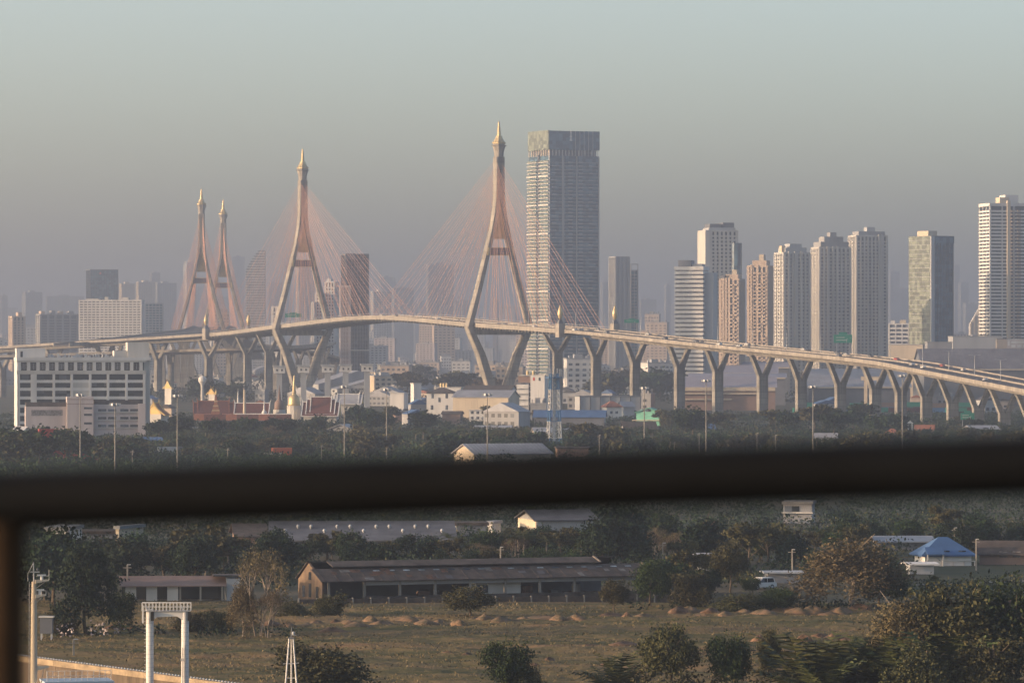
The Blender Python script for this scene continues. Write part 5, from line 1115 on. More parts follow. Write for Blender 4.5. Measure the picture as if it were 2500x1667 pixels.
# ---------------------------------------------------------------- field, sheds and trees nearer the river
PRO['near'] = [mk_tree(('evergreen_tree', 'olive_tree', 'broadleaf_tree', 'bushy_tree')[k], 10, 5.0, 9000, .20, ('leafd', 'leafo', 'leaf', 'leafo')[k], 80+k, ('tall', 'round', 'round', 'bush')[k]) for k in range(4)]
PRO['nearb'] = [mk_tree('dry_tree', 10, 5.0, 12000, .17, 'leafb', 92, 'dome', 'barkp', .4), mk_tree('dry_tree', 10, 5.0, 8000, .17, 'leafb', 90, 'round', 'barkp', .4)]
def field_mat():
    m, n, b = nodes_of('dry_field'); b.inputs['Roughness'].default_value = .95; b.inputs['Specular IOR Level'].default_value = .05
    tc = n.nodes.new('ShaderNodeTexCoord')
    def noise(sc, sx, det):
        mp = n.nodes.new('ShaderNodeMapping'); mp.inputs['Scale'].default_value = (sx, 1, 1); n.links.new(tc.outputs['Object'], mp.inputs[0])
        z = n.nodes.new('ShaderNodeTexNoise'); z.inputs['Scale'].default_value = sc; z.inputs['Detail'].default_value = det; z.inputs['Roughness'].default_value = .7; n.links.new(mp.outputs[0], z.inputs['Vector']); return z
    a, c = noise(.09, .16, 5), noise(.6, .6, 6); rp = n.nodes.new('ShaderNodeValToRGB'); e = rp.color_ramp.elements
    e[0].position = .34; e[0].color = (.058, .060, .028, 1); e[1].position = .72; e[1].color = (.18, .115, .065, 1)
    x = rp.color_ramp.elements.new(.46); x.color = (.104, .090, .043, 1); x = rp.color_ramp.elements.new(.58); x.color = (.158, .115, .060, 1)
    ad = n.nodes.new('ShaderNodeMath'); ad.operation = 'ADD'; mu = n.nodes.new('ShaderNodeMath'); mu.operation = 'MULTIPLY_ADD'; mu.inputs[1].default_value = .45; mu.inputs[2].default_value = -.225
    n.links.new(c.outputs['Fac'], mu.inputs[0]); n.links.new(mu.outputs[0], ad.inputs[0]); n.links.new(a.outputs['Fac'], ad.inputs[1]); n.links.new(ad.outputs[0], rp.inputs[0]); n.links.new(rp.outputs[0], b.inputs['Base Color'])
    bp = n.nodes.new('ShaderNodeBump'); bp.inputs['Strength'].default_value = .8; bp.inputs['Distance'].default_value = .5; n.links.new(c.outputs['Fac'], bp.inputs['Height']); n.links.new(bp.outputs[0], b.inputs['Normal'])
    return m
rs = np.random.RandomState(4); nx, ny = 180, 120; xs = np.linspace(-75, 95, nx); ys = np.linspace(0, 1, ny); V = []
def fbm(x, y): return .22*math.sin(x*.31+y*.17)+.16*math.sin(x*.13-y*.55+1)+.12*math.sin(x*.9+y*.6)+.10*math.sin(y*1.3-x*.2)
for v in ys:
    for x in xs:
        yq = QB.y+(x-QB.x)*(QC.y-QB.y)/(QC.x-QB.x)+1.5; yq = max(yq, 455); yfar = 652-(.06*x)
        y = yq+(yfar-yq)*v; e = min(1, v*8, (1-v)*8, max(0, (x+74)/6), (94-x)/6); V.append((x, y, .35+e*(fbm(x, y)*.55+rs.uniform(0, .10)) if e > .02 else .01))
fm = bpy.data.meshes.new('field'); fm.from_pydata(V, [], [(j*nx+i, j*nx+i+1, (j+1)*nx+i+1, (j+1)*nx+i) for j in range(ny-1) for i in range(nx-1)]); fm.materials.append(field_mat())
kind(link('field', fm), 'structure')
# grass tufts on the field
n_ = 60000; X = rs.uniform(-72, 92, n_); Yv = rs.uniform(0, 1, n_)
yq = np.maximum(QB.y+(X-QB.x)*(QC.y-QB.y)/(QC.x-QB.x)+2.5, 457); Y = yq+(650-.06*X-yq)*Yv; msk = (np.sin(X*.21+Y*.1)+np.sin(Y*.33-X*.05)+rs.normal(0, .8, n_)) > -.2; X, Y = X[msk], Y[msk]; n_ = len(X)
hgt = rs.uniform(.06, .26, n_); wd = rs.uniform(.03, .11, n_); an_ = rs.uniform(0, 3.14, n_); Q = np.zeros((n_, 4, 3)); dx, dy = np.cos(an_)*wd, np.sin(an_)*wd; lx = rs.normal(0, .2, n_)
zf = np.array([.35+fbm(a, b_)*.55 for a, b_ in zip(X, Y)])
for k, (sg, top) in enumerate(((-1, 0), (1, 0), (.7, 1), (-.7, 1))): Q[:, k, 0] = X+sg*dx+top*lx; Q[:, k, 1] = Y+sg*dy; Q[:, k, 2] = zf+top*hgt-.05*(1-top)
kind(link('grass', quadmesh(Q, M['grassl'], np.clip(rs.normal(.5, .25, n_), 0, 1))), 'stuff', 'dry tufted grass over the field beyond the quay')

# spoil heaps overgrown with dry grass
M['soil'] = mat('red_soil', (.15, .088, .052), .95, .45, 1.6, bump=.6); M['heap'] = mat('grassy_spoil', (.17, .10, .058), .95, .5, 1.4, col2=(.06, .055, .03), bump=.6)
def heap_mesh(seed, mt):
    r_ = random.Random(seed); mb = MB(); N = 14; rings = []
    ph = [r_.uniform(0, 6.28) for _ in range(4)]
    for k in range(6):
        f = k/5; rr = max(.08, (1-f**2.2)**.7)
        rings.append([(rr*math.cos(6.283*i/N)*(1+.22*math.sin(3*6.283*i/N+ph[0])+.12*math.sin(5*6.283*i/N+ph[1]+k)), rr*math.sin(6.283*i/N)*(1+.2*math.sin(2*6.283*i/N+ph[2])), f*(1+.15*math.sin(6.283*i/N*2+ph[3]))-.05) for i in range(N)])
    mb.loft(rings); return mesh_from(mb, [M[mt]], True)
heaps = [heap_mesh(k, 'heap') for k in range(4)]; reds = [heap_mesh(k+10, 'soil') for k in range(3)]
r_ = random.Random(8); k = 0; px = 285
while px < 2150:
    yb = 1547-(px-285)*.029+r_.uniform(-5, 7); D = GD(yb); ww = r_.uniform(36, 90)*D/F/2; red = r_.random() < .18; hh = r_.uniform(.4, 1.25)
    o = link('spoil_heap', r_.choice(reds if red else heaps), None, (PX(px, D), D, .1), r_.uniform(0, 6), (ww*1.15, ww*.9, hh))
    T(o, 'reddish bare spoil heap in the row along the far side of the field' if red else 'grass-covered spoil heap in the row along the far side of the field', 'heap', 'spoil heaps along the field'); px += r_.uniform(22, 48)
for px, yb, w_, h_ in ((1095, 1604, 46, 1.1), (1140, 1610, 50, 1.3), (1305, 1632, 44, 1.0), (1340, 1622, 30, 1.4), (1370, 1588, 56, 1.0), (1440, 1584, 60, .9), (1520, 1578, 70, 1.0), (1600, 1570, 60, .9), (1855, 1570, 46, 1.7), (1962, 1572, 44, 1.9), (2000, 1566, 46, 1.6), (2035, 1568, 60, 2.0), (2070, 1572, 50, 1.2), (810, 1548, 60, 1.4), (1480, 1628, 40, .8), (2470, 1480, 60, 1.6)):
    D = GD(yb); o = link('spoil_heap', r_.choice(reds), None, (PX(px, D), D, .1), r_.uniform(0, 6), (w_*D/F/1.7, w_*D/F/2, h_*.55)); T(o, 'reddish soil heap lying out on the open field', 'heap', 'soil heaps on the open field')

# --- the long derelict shed
Ds = 652.; X0 = PX(789, Ds); sh = T(empty('derelict_shed', (X0, Ds, 0), R(22)), 'long derelict open-sided shed with dark roof and row of skylight holes', 'shed'); L = 49.; dp = 10.; OCC.append((X0+12, Ds+8, 12)); OCC.append((X0+32, Ds+16, 12))
ez, mz, rz_ = 3.0, 4.55, 5.5
mk('front_slope', MB().loft([[(x, -.9, ez), (x, 3.4, mz), (x, 3.4, mz+.12), (x, -.9, ez+.12)] for x in (-.6, L+.6)]), M['roofd'], sh)
mk('rear_slope', MB().loft([[(x, 3.0, mz+.3), (x, 5.6, rz_), (x, 5.6, rz_+.12), (x, 3.0, mz+.42)] for x in (2.5, L-6)]), M['roofd'], sh)
mk('back_slope', MB().loft([[(x, 5.62, rz_), (x, dp+.6, ez), (x, dp+.6, ez+.12), (x, 5.62, rz_+.12)] for x in (-.4, L-3)]), M['roofd'], sh)
for k in range(24): mk('roof_sheet_seam', MB().beam((k*L/23, -.92, ez+.13), (k*L/23, 3.38, mz+.13), .08, .03), M['roofd'], sh)
M['skyl'] = mat('weathered_skylight', (.30, .34, .36), .5, .5, 1.0, objvar=.5)
for k in range(19):
    x = 6+k*2.25; broken = k in (0, 6, 7, 11, 13); p0 = Vector((x, 2.25, mz-.415)); u_ = Vector((0, 4.3, mz-ez)).normalized(); nn = Vector((0, -u_.z, u_.y)); a = p0+nn*.15; b_ = a+u_*.42
    mb = MB(); mb.quad(a, a+Vector((.95, 0, 0)), b_+Vector((.95, 0, 0)), b_); mk('skylight', mb, M['gdark'] if broken else M['skyl'], sh)
M['gable'] = mat('weathered_plaster', (.14, .098, .062), .9, .5, .8, col2=(.07, .05, .04)); 
rp_ = random.Random(17); M['rust'] = mat('rusty_sheet', (.13, .07, .045), .9, .5, 1.5); M['sheet'] = mat('grey_sheet', (.16, .155, .15), .8, .4, 1.5)
for k in range(22):                          # odd replaced sheets
    x = rp_.uniform(1, L-2); f = rp_.uniform(.02, .7); u_ = Vector((0, 4.3, mz-ez)); a = Vector((x, -.9, ez))+u_*f+Vector((0, -.05, .145)); b_ = a+u_*rp_.uniform(.15, .3); ww = rp_.uniform(.7, 1.6)
    mb = MB(); mb.quad(a, a+Vector((ww, 0, 0)), b_+Vector((ww, 0, 0)), b_); mk('patched_sheet', mb, M[rp_.choice(('rust', 'rust', 'sheet', 'roofm'))], sh)
for k in range(9): x = rp_.uniform(8, L-3); hh = rp_.uniform(.5, 1.7); mk('stored_goods', MB().box(0, rp_.uniform(.6, 2.2), 0, 1.2, .15, .15+hh), M[rp_.choice(('brown', 'grey', 'conc2', 'rust'))], sh, loc=(x, rp_.uniform(2, 6), 0))
gb = MB(); gb.loft([[(x, y, z) for y, z in ((0, 0), (dp, 0), (dp, ez), (5.6, rz_-.1), (3.4, mz-.05), (0, ez+.1))] for x in (-.15, .15)]); mk('gable_wall', gb, M['gable'], sh)
for y, z0, z1 in ((2.0, .7, 2.3), (5.0, .7, 2.6), (7.6, .6, 2.2), (5.0, 3.1, 4.2)): mk('opening_shade_panel', MB().box(-.2, -.14, y-.5, y+.5, z0, z1), M['gdark'], sh)  # dark panels on the wall stand in for the shade inside openings
mk('ridge_flashing', MB().beam((L-6, 3.0, mz+.4), (L-6, 5.6, rz_+.2), .3, .15), M['barkp'], sh); mk('verge_board', MB().beam((L+.6, -.9, ez+.1), (L+.6, 3.4, mz+.15), .3, .25), M['barkp'], sh)
for k in range(10): x = .8+k*(L-1.6)/9; mk('post', MB().box(x-.17, x+.17, -.15, .2, 0, ez), M['conc2'], sh)
mk('lintel', MB().box(6, L, -.1, .1, ez-.55, ez-.02), M['grey'], sh); mk('low_wall', MB().box(6, L, -.6, -.4, 0, .95), M['roofd'], sh); mk('back_wall', MB().box(0, L-3, dp-.2, dp, 0, ez), M['dgrey'], sh)
mk('floor', MB().box(.2, L, -.3, dp-.2, .02, .15), M['conc2'], sh); mk('office_partition', MB().box(22.5, 30, 1.2, 1.4, .15, 2.5), M['offw'], sh); mk('partition_window', MB().box(23.4, 25, 1.1, 1.19, 1.0, 2.1), M['win'], sh)
fw = T(empty('boundary_wall', (X0-3, Ds-8, 0), R(12)), 'dark low boundary wall in front of the derelict shed', 'wall')
for k in range(22): mk('wall_panel', MB().box(k*2.5+.03, k*2.5+2.44, -.08, .08, 0, 1.05), M['roofd'], fw)
for k in range(23): mk('wall_post', MB().box(k*2.5-.1, k*2.5+.1, -.14, .14, 0, 1.2), M['conc2'], fw)
# smaller sheds at left
r = T(empty('low_shed', (PX(425, 655), 655, 0), R(6)), 'low tin-roofed shed with open dark bays at the left', 'shed'); OCC.append((PX(425, 655), 655, 7))
mk('roof', MB().loft([[(x, -2.6, 2.35), (x, 2.5, 3.5), (x, 2.5, 3.62), (x, -2.6, 2.47)] for x in (-7.6, 7.2)]), M['brown'], r); mk('back_wall', MB().box(-7.2, 7, 2.2, 2.4, 0, 3.4), M['gdark'], r)
for x in (-6.8, -3.9, -1.0): mk('wall_panel', MB().box(x, x+1.5, -2.0, -1.85, 0, 2.4), M['offw'], r)
for x in (.8, 3.6, 6.6): mk('post', MB().box(x-.12, x+.12, -2.1, -1.8, 0, 2.5), M['conc2'], r)
mk('plinth', MB().box(-7.2, 7, -2.4, 2.2, 0, .35), M['conc2'], r); mk('end_room', MB().box(7.25, 9.1, -1.5, 2.4, 0, 3.4), M['lgrey'], r); mk('end_room_roof', MB().box(5.4, 9.4, -1.7, 2.7, 3.68, 3.85), M['roofd'], r)
house('dark-roofed hut behind the low tin-roofed shed', 300, 416, 1470, 1440, 1416, 4, 6, 'dgrey', 'roofd', D=690, name='shed', cat='shed')
# sheds and warehouses under the rail
r = house('wide grey warehouse roof dotted with white turbine vents', 655, 1110, 1350, 1311, 1274, 3, 30, 'dgrey', 'roofm', D=830, name='warehouse', cat='warehouse')
vent = MB().lathe([(.42, 0), (.36, .35), (.55, .4), (.62, .75), (.5, 1.05), (.1, 1.25)], 10); vme = mesh_from(vent, [M['lgrey']], True)
for k in range(13):
    x = -r['w_']/2+2.2+k*(r['w_']-4)/12; y = -6.0 if k % 3 else -9.5; z = r['he']+(15+y)/15*(r['hr']-r['he'])+.15; link('turbine_vent', vme, r, (x, y, z), 0, (.5, .5, .6))
r = house('brown-walled warehouse end left of the vented roof', 560, 655, 1350, 1304, 1280, 6, 20, 'brown', 'roofd', D=840, name='warehouse', cat='warehouse')
r = house('pale blue-white tank hall below the handrail at left', 121, 193, 1375, 1290, 1286, -6, 12, 'white', 'lgrey', D=800, ridge='flat', name='warehouse', cat='warehouse')
house('cream sunlit store below the handrail at left', 288, 345, 1375, 1288, 1284, -20, 10, 'cream', 'lgrey', D=800, ridge='flat', name='warehouse', cat='warehouse')
house('dark open store between the pale hall and the cream store', 200, 285, 1375, 1300, 1292, 4, 10, 'dgrey', 'roofd', D=830, ridge='flat', name='warehouse', cat='warehouse')
r = house('corrugated warehouse with sunlit gable below the handrail in centre', 1266, 1452, 1318, 1266, 1246, 14, 14, 'grey', 'roofm', D=890, name='warehouse', cat='warehouse')
mb = MB()
for k in range(44): x = -r['w_']/2+.2+k*(r['w_']-.4)/43; mb.box(x-.07, x+.07, -7.06, -6.98, 0, r['he']-.1)
kind(mk('wall_ribs', mb, M['lgrey'], r), 'stuff'); mk('painted_sun_gable', MB().box(-r['w_']/2-.15, -r['w_']/2-.05, -6.8, 6.8, .2, r['he']), M['cream'], r)  # cream panel puts the sun on this gable into the colour
house('small bright white hut left of the corrugated warehouse', 1190, 1222, 1310, 1277, 1273, -18, 5, 'white', 'roofg', D=890, ridge='flat', name='hut', cat='hut')
house('dark lean-to between the vented roof and the white hut', 1108, 1190, 1318, 1280, 1270, 4, 8, 'dgrey', 'roofd', D=880, ridge='flat', name='hut', cat='hut')
r = house('unfinished grey concrete house below the handrail at right', 1910, 1992, 1285, 1228, 1222, -8, 8, 'grey', 'grey', D=960, ridge='flat', win=((.3, 2.4),), wsize=(3, 1.1))
mk('slab_edge', MB().box(-r['w_']/2-.3, r['w_']/2+.3, -4.6, -4.05, 2.0, 2.3), M['offw'], r)
r = house('white bungalow with blue hip roof at the right', 2236, 2368, 1386, 1350, 1310, 10, 6.5, 'white', 'roofb', D=770, hip=True, over=.8, win=((.45, 1.6), (.8, 1.6)), wsize=(1.2, .9), winm='gdark')
mk('porch_roof', MB().loft([[(x, -5.0, 1.9), (x, -3.2, 3.0), (x, -3.2, 3.12), (x, -5.0, 2.02)] for x in (-4.0, -1.0)]), M['roofb'], r)
for x in (-3.8, -1.2): mk('porch_post', MB().box(x-.1, x+.1, -4.8, -4.6, 0, 2.0), M['offw'], r)
mk('veranda_rail', MB().box(-1.0, 4.5, -3.5, -3.35, .7, .85), M['offw'], r)
for x in (-1, .8, 2.6, 4.4): mk('veranda_post', MB().box(x-.06, x+.06, -3.52, -3.38, 0, .7), M['offw'], r)
house('dark timber house with brown tin roof at the right edge', 2386, 2530, 1382, 1348, 1322, -8, 8, 'brown', 'roofd', D=775, win=((.45, 1.2), (.7, 1.2)), wsize=(1.3, 1.0), winm='winc')
house('long grey-roofed row house left of the blue-roofed bungalow', 2134, 2270, 1365, 1335, 1310, 4, 7, 'dgrey', 'roofg', D=830)
house('corrugated white hut in front of the blue-roofed bungalow', 2214, 2278, 1402, 1382, 1374, 6, 3.5, 'lgrey', 'white', D=740, name='hut', cat='hut')
house('white carport roof beside the parked white car', 1868, 1948, 1428, 1402, 1395, 4, 4, 'grey', 'lgrey', D=712, name='carport', cat='carport')
house('small pale hut among dark trees left of the parked car', 1700, 1742, 1408, 1362, 1352, 4, 4, 'grey', 'roofg', D=740, name='hut', cat='hut')
rd = MB(); a, b_ = W(2230, 1428, GD(1428)), W(2540, 1416, GD(1416)); rd.quad((a.x, a.y-1.6, .02), (b_.x, b_.y-1.6, .02), (b_.x, b_.y+1.6, .02), (a.x, a.y+1.6, .02)); kind(mk('path', rd, M['conc2']), 'structure')
# white parked car
def make_car(name, mt, suv=True):
    o = empty(name, (0, 0, 0)); h1, h2 = (.98, 1.75) if suv else (.85, 1.42); L = 2.3
    prof = [(-L, .35), (L, .35), (L+.02, .75), (L-.1, h1), (-1.15, h1+.02), (-2.1, h1-.1), (-L-.03, .7)]
    mk('body', MB().prism(prof, -.88, .88), M[mt], o)
    cab = [(-1.2, h1), (L-.15, h1), (L-.42, h2-.1), (L-.7, h2), (-.35, h2)]
    mk('cabin', MB().prism(cab, -.76, .76), M[mt], o)
    mk('side_window', MB().prism([(-.85, h1+.05), (.55, h1+.05), (.5, h2-.14), (-.28, h2-.14)], -.785, .785).prism([(.65, h1+.05), (L-.4, h1+.05), (L-.6, h2-.14), (.62, h2-.14)], -.785, .785), M['gdark'], o)
    mk('windscreen', MB().loft([[(-1.17, y, h1+.06) for y in (-.66, .66)]+[(-.42, y, h2-.08) for y in (.66, -.66)], [(-1.23, y, h1+.08) for y in (-.66, .66)]+[(-.48, y, h2-.06) for y in (.66, -.66)]]), M['gdark'], o)
    for x in (-1.45, 1.4):
        for y in (-.8, .8):
            wme = MB().tube((0, -.11, 0), (0, .11, 0), .36, .36, 14); wo = mk('wheel', wme, M['black'], o, loc=(x, y, .36)); mk('rim', MB().tube((0, -.125, 0), (0, .125, 0), .2, .2, 10), M['steel'], wo)
    mk('headlight', MB().box(-L-.05, -L+.1, -.8, -.45, .68, .82).box(-L-.05, -L+.1, .45, .8, .68, .82), M['steel'], o); mk('bumper', MB().box(-L-.08, -L+.05, -.86, .86, .35, .58), M['dgrey'], o)
    return o
c = make_car('parked_car', 'white'); c.location = (PX(1858, 692), 692, .0); c.rotation_euler = (0, 0, R(38)); T(c, 'white estate car parked among the trees near the carport', 'car')
for lb, px, yt, yb in (('utility pole beside the dark timber house', 2383, 1316, 1392), ('pale utility pole among trees right of the derelict shed', 1618, 1325, 1395), ('thin pole right of the parked car', 1934, 1341, 1400), ('pole standing behind the derelict shed roof', 1222, 1335, 1400),
                       ('wooden pole left of the low tin-roofed shed', 311, 1378, 1470), ('thin lamp pole near the quay', 180, 1560, 1608), ('pole on the far side of the blue-roofed bungalow', 2330, 1288, 1350)): pole(lb, px, yt, yb)
r = T(empty('water_tank', (PX(114, 566), 566, 0)), 'grey water tank on a leggy stand behind the ship mast', 'water tank')
mk('tank', MB().box(-.75, .75, -.7, .7, 1.1, 3.0), M['dgrey'], r); mk('tank_lid', MB().box(-.9, .9, -.85, .85, 3.0, 3.15), M['offw'], r)
for x in (-.6, .6):
    for y in (-.55, .55): mk('leg', MB().box(x-.07, x+.07, y-.07, y+.07, 0, 1.1), M['steel'], r)

# --- near trees
for a in (('large dark green tree left of the low tin-roofed shed', 212, 1338, 1556, 118, 305, ('near', 0)), ('bare brown tree in front of the derelict shed gable', 632, 1335, 1560, 562, 722, ('bare', 0)), ('second dry tree left of the derelict shed', 592, 1420, 1560, 560, 650, ('nearb', 0)),
          ('dry bushy tree at the foot of the bare brown tree', 655, 1440, 1562, 610, 715, ('bare', 1)), ('olive bush behind the tripod mast', 780, 1548, 1700, 640, 912, ('near', 3)), ('feathery shrub at the bottom centre', 1232, 1560, 1700, 1168, 1302, ('near', 2)), ('low shrub right of the feathery shrub', 1290, 1615, 1700, 1235, 1350, ('near', 3)),
          ('olive tree at the bottom right of centre', 1635, 1518, 1700, 1560, 1712, ('near', 1)), ('dark tree next to the olive tree at the bottom', 1775, 1545, 1700, 1710, 1835, ('near', 2)), ('thin sapling right of the dark bottom tree', 1880, 1528, 1690, 1850, 1912, ('near', 1)),
          ('brownish tree on the left of the big right-hand clump', 2210, 1460, 1690, 2095, 2330, ('nearb', 0)), ('broad tree in the middle of the big right-hand clump', 2350, 1418, 1690, 2215, 2480, ('near', 1)), ('dark tree at the right edge of the clump', 2480, 1410, 1690, 2360, 2610, ('near', 2)),
          ('dark lower tree at the bottom right corner', 2420, 1530, 1720, 2310, 2540, ('near', 3)), ('olive lower tree in front of the right-hand clump', 2260, 1550, 1720, 2160, 2370, ('near', 3)), ('large round brown tree right of the parked car', 2075, 1312, 1492, 1925, 2228, ('nearb', 0)), ('green tree behind the round brown tree', 2150, 1375, 1488, 2080, 2225, ('near', 2)),
          ('light green umbrella tree in front of the derelict shed', 1145, 1428, 1512, 1078, 1212, ('near', 1)), ('olive shrub at the right end of the derelict shed', 1500, 1412, 1500, 1462, 1540, ('near', 1)), ('dark bush right of the derelict shed', 1590, 1362, 1488, 1545, 1650, ('near', 2)), ('dark bush left of the bare-trunked tree', 1680, 1385, 1490, 1620, 1745, ('near', 3)),
          ('bare-trunked tree beside the parked car', 1782, 1318, 1445, 1735, 1832, ('near', 1)), ('leafy bush half hiding the parked car', 1836, 1408, 1452, 1812, 1862, ('near', 2)), ('dark bush below the parked car', 1800, 1440, 1500, 1740, 1880, ('near', 3)), ('dark bush at the left foot of the round brown tree', 1900, 1432, 1498, 1850, 1965, ('near', 2)), ('dark bush at the derelict shed gable', 810, 1440, 1508, 770, 870, ('near', 3)), ('scrubby bush left of the boundary wall', 720, 1462, 1512, 680, 780, ('near', 3)),
          ('low dark bush under the big left tree', 150, 1478, 1556, 110, 200, ('near', 3)), ('dark tree between the big left tree and the low shed', 300, 1440, 1545, 262, 345, ('near', 2)), ('bush in front of the low tin-roofed shed', 470, 1485, 1546, 420, 530, ('near', 3)), ('dark bush left of the dry trees', 535, 1478, 1548, 500, 580, ('near', 3))):
    solo(a[0], a[1], a[2], a[3], a[4], a[5], a[6], a[1] % 7)
G3 = 'trees below the handrail'
for b_ in (('tree standing against the wall of the vented warehouse', 'mid', 655, 1110, 1292, 1325, 1356, 1384, 20), ('dark tree around the pale tank hall', 'mid', 100, 345, 1290, 1335, 1382, 1420, 9), ('tree in front of the corrugated warehouse', 'mid', 1180, 1450, 1285, 1312, 1335, 1372, 14), ('small dark tree between the derelict shed and the parked car', 'mid', 1540, 1760, 1340, 1395, 1420, 1470, 10), ('small olive tree before the blue-roofed bungalow', 'mid', 2110, 2240, 1350, 1385, 1405, 1440, 4), ('dark tree behind the low tin-roofed shed', 'mid', 290, 560, 1285, 1350, 1400, 1440, 9), ('dark tree at the left below the handrail', 'mid', 30, 140, 1290, 1350, 1420, 1500, 5), ('dark round tree in front of the vented warehouse', 'mid', 470, 720, 1296, 1340, 1375, 1410, 8), ('dark round tree before the vented warehouse roof', 'mid', 790, 925, 1298, 1330, 1378, 1402, 4),
           ('scrubby tree behind the derelict shed roof', 'mid', 900, 1460, 1325, 1355, 1385, 1400, 12), ('leafy tree below the handrail right of the corrugated warehouse', 'mid', 1440, 1720, 1235, 1320, 1330, 1395, 15), ('dark tree around the unfinished concrete house', 'mid', 1700, 2000, 1255, 1350, 1335, 1400, 15),
           ('tree above the blue-roofed bungalow', 'mid', 2000, 2250, 1250, 1310, 1322, 1360, 10), ('olive tree at the right edge above the timber house', 'mid', 2230, 2530, 1232, 1285, 1322, 1352, 11), ('dry bare tree behind the derelict shed', 'bare', 1080, 1260, 1300, 1330, 1372, 1388, 3), ('dry bare tree above the pale utility pole', 'bare', 1560, 1720, 1272, 1310, 1360, 1380, 4),
           ('coconut palm in the row behind the derelict shed', 'palm', 1080, 1470, 1290, 1325, 1365, 1395, 14), ('coconut palm behind the low tin-roofed shed', 'palm', 420, 600, 1310, 1350, 1400, 1430, 8)):
    belt(b_[0], G3, *b_[1:], hmin=3)
for k in range(16):
    px = 1985+k*22+random.uniform(-8, 8); D = GD(random.uniform(1690, 1716)); plant(PRO['nipa'][0], PX(px, D), D, random.uniform(2.8, 4.2), None, 1.1, 'nipa palm in the foreground row below the field', 'nipa palms at the bottom right', 'palm')
plant(PRO['nipa'][0], PX(1508, 478), 478, 2.8, .3, 1.0, 'single banana-like palm at the bottom centre right', None, 'palm')
EXC += [(2215, 2560, 1352, 1425), (1840, 1960, 1395, 1450), (2130, 2290, 1335, 1352), (1180, 1460, 1300, 1330), (650, 1115, 1338, 1372), (110, 350, 1350, 1400), (1700, 1745, 1390, 1430), (1905, 1995, 1262, 1305)]
thicket('undergrowth', 'dark undergrowth between the trees below the handrail', [(20, 2540, 1255, 1330, 1.6, 4.2), (20, 2540, 1330, 1440, 1.4, 3.3), (1250, 2540, 1180, 1255, 3, 6)], .020, 2.4, 2.2, 5.0, 50, .26, 'leafd', 12)
thicket('undergrowth', 'olive undergrowth below the handrail', [(400, 2540, 1290, 1340, 1.6, 4), (400, 2540, 1340, 1440, 1.0, 2.6)], .008, 2.2, 2.0, 4.2, 50, .24, 'leafo', 13)
thicket('hedge_scrub', 'low scrub along the field edge', [(120, 700, 1545, 1562), (1540, 2250, 1480, 1500), (2200, 2540, 1400, 1470)], .06, 1.5, .9, 2.0, 40, .2, 'leafd', 14)
thicket('foreground_scrub', 'brown scrub along the bottom edge of the view', [(1560, 2540, 1680, 1712)], .10, 1.5, 1.4, 2.8, 60, .17, 'leafo', 15)
thicket('blossom_scrub', 'pale blossoming scrub under the big left tree', [(140, 300, 1552, 1562)], .12, .9, 1.6, 2.4, 30, .16, 'bloss', 16)
# ---------------------------------------------------------------- traffic and furniture on the bridge
cars = [make_car('road_car', m_, False) for m_ in ('white', 'dgrey', 'steel', 'red')]
cnm = ('white', 'dark', 'silver', 'red'); used_c = [False]*4; rr_ = random.Random(21)
def on_deck(i, off): p, t, n = FRM[i]; return p+n*off+Vector((0, 0, -.64)), t
def deck_px(px):
    return min(range(iRm, len(FRM)), key=lambda i: abs(1250+F*FRM[i][0].x/FRM[i][0].y-px))
for k, (px, off, c) in enumerate(((1225, 9, 1), (1300, 6, 0), (1395, 5, 0), (1415, 9, 2), (1440, 20, 0), (1480, 7, 1), (1560, 24, 2), (1618, 9, 1), (1690, 11, 1), (1750, 6, 0), (1790, 9, 2), (1800, 23, 0), (1930, 24, 0), (2010, 23, 1), (2045, 20, 2), (2035, 7, 1), (2095, 22, 1), (2160, 20, 3), (2210, 10, 2), (2240, 8, 0), (2268, 22, 3), (2310, 21, 0), (2390, 6, 2), (2480, 12, 1), (1060, 8, 0), (960, 10, 1), (860, 8, 0))):
    i = deck_px(px-3*off); o = cars[c] if not used_c[c] else copy_tree(cars[c]); used_c[c] = True; p, t = on_deck(i, off); o.location = p
    o.rotation_euler = (0, 0, math.atan2(t.y, t.x)+(math.pi if off > 15 else 0)); T(o, '%s car driving on the %s carriageway of the viaduct' % (cnm[c], 'far' if off > 15 else 'near'), 'car', 'cars on the bridge')
for i in range(iR1+4, len(FRM)-3, 8):
    p, t, n = FRM[i]; bmk('expansion_joint', MB().loft([[q-n*.03+Vector((0, 0, .02)), q+n*.56+Vector((0, 0, .02)), q+n*.56+Vector((0, 0, -1.92)), q-n*.03+Vector((0, 0, -1.92))] for q in (p, p+t*.22)]), M['dgrey'])
lp = None
for i in range(iL-20, len(FRM)-4, 7):
    p, t, n = FRM[i]; c = p+n*wid(i)/2
    if lp is None:
        lp = empty('street_lamp', (0, 0, 0)); mk('pole', MB().lathe([(.16, 0), (.09, 9)], 6), M['steel'], lp)
        mk('arm', MB().beam((0, -2.2, 9.3), (0, 0, 9.0), .1, .1).beam((0, 2.2, 9.3), (0, 0, 9.0), .1, .1), M['steel'], lp); mk('lamp_head', MB().box(-.2, .2, -3.0, -2.1, 9.25, 9.42).box(-.2, .2, 2.1, 3.0, 9.25, 9.42), M['steel'], lp); o = lp
    else: o = copy_tree(lp)
    o.location = (c.x, c.y, p.z); o.rotation_euler = (0, 0, math.atan2(t.y, t.x)); T(o, 'twin-arm street lamp on the median of the bridge', 'street lamp', 'street lamps along the bridge')
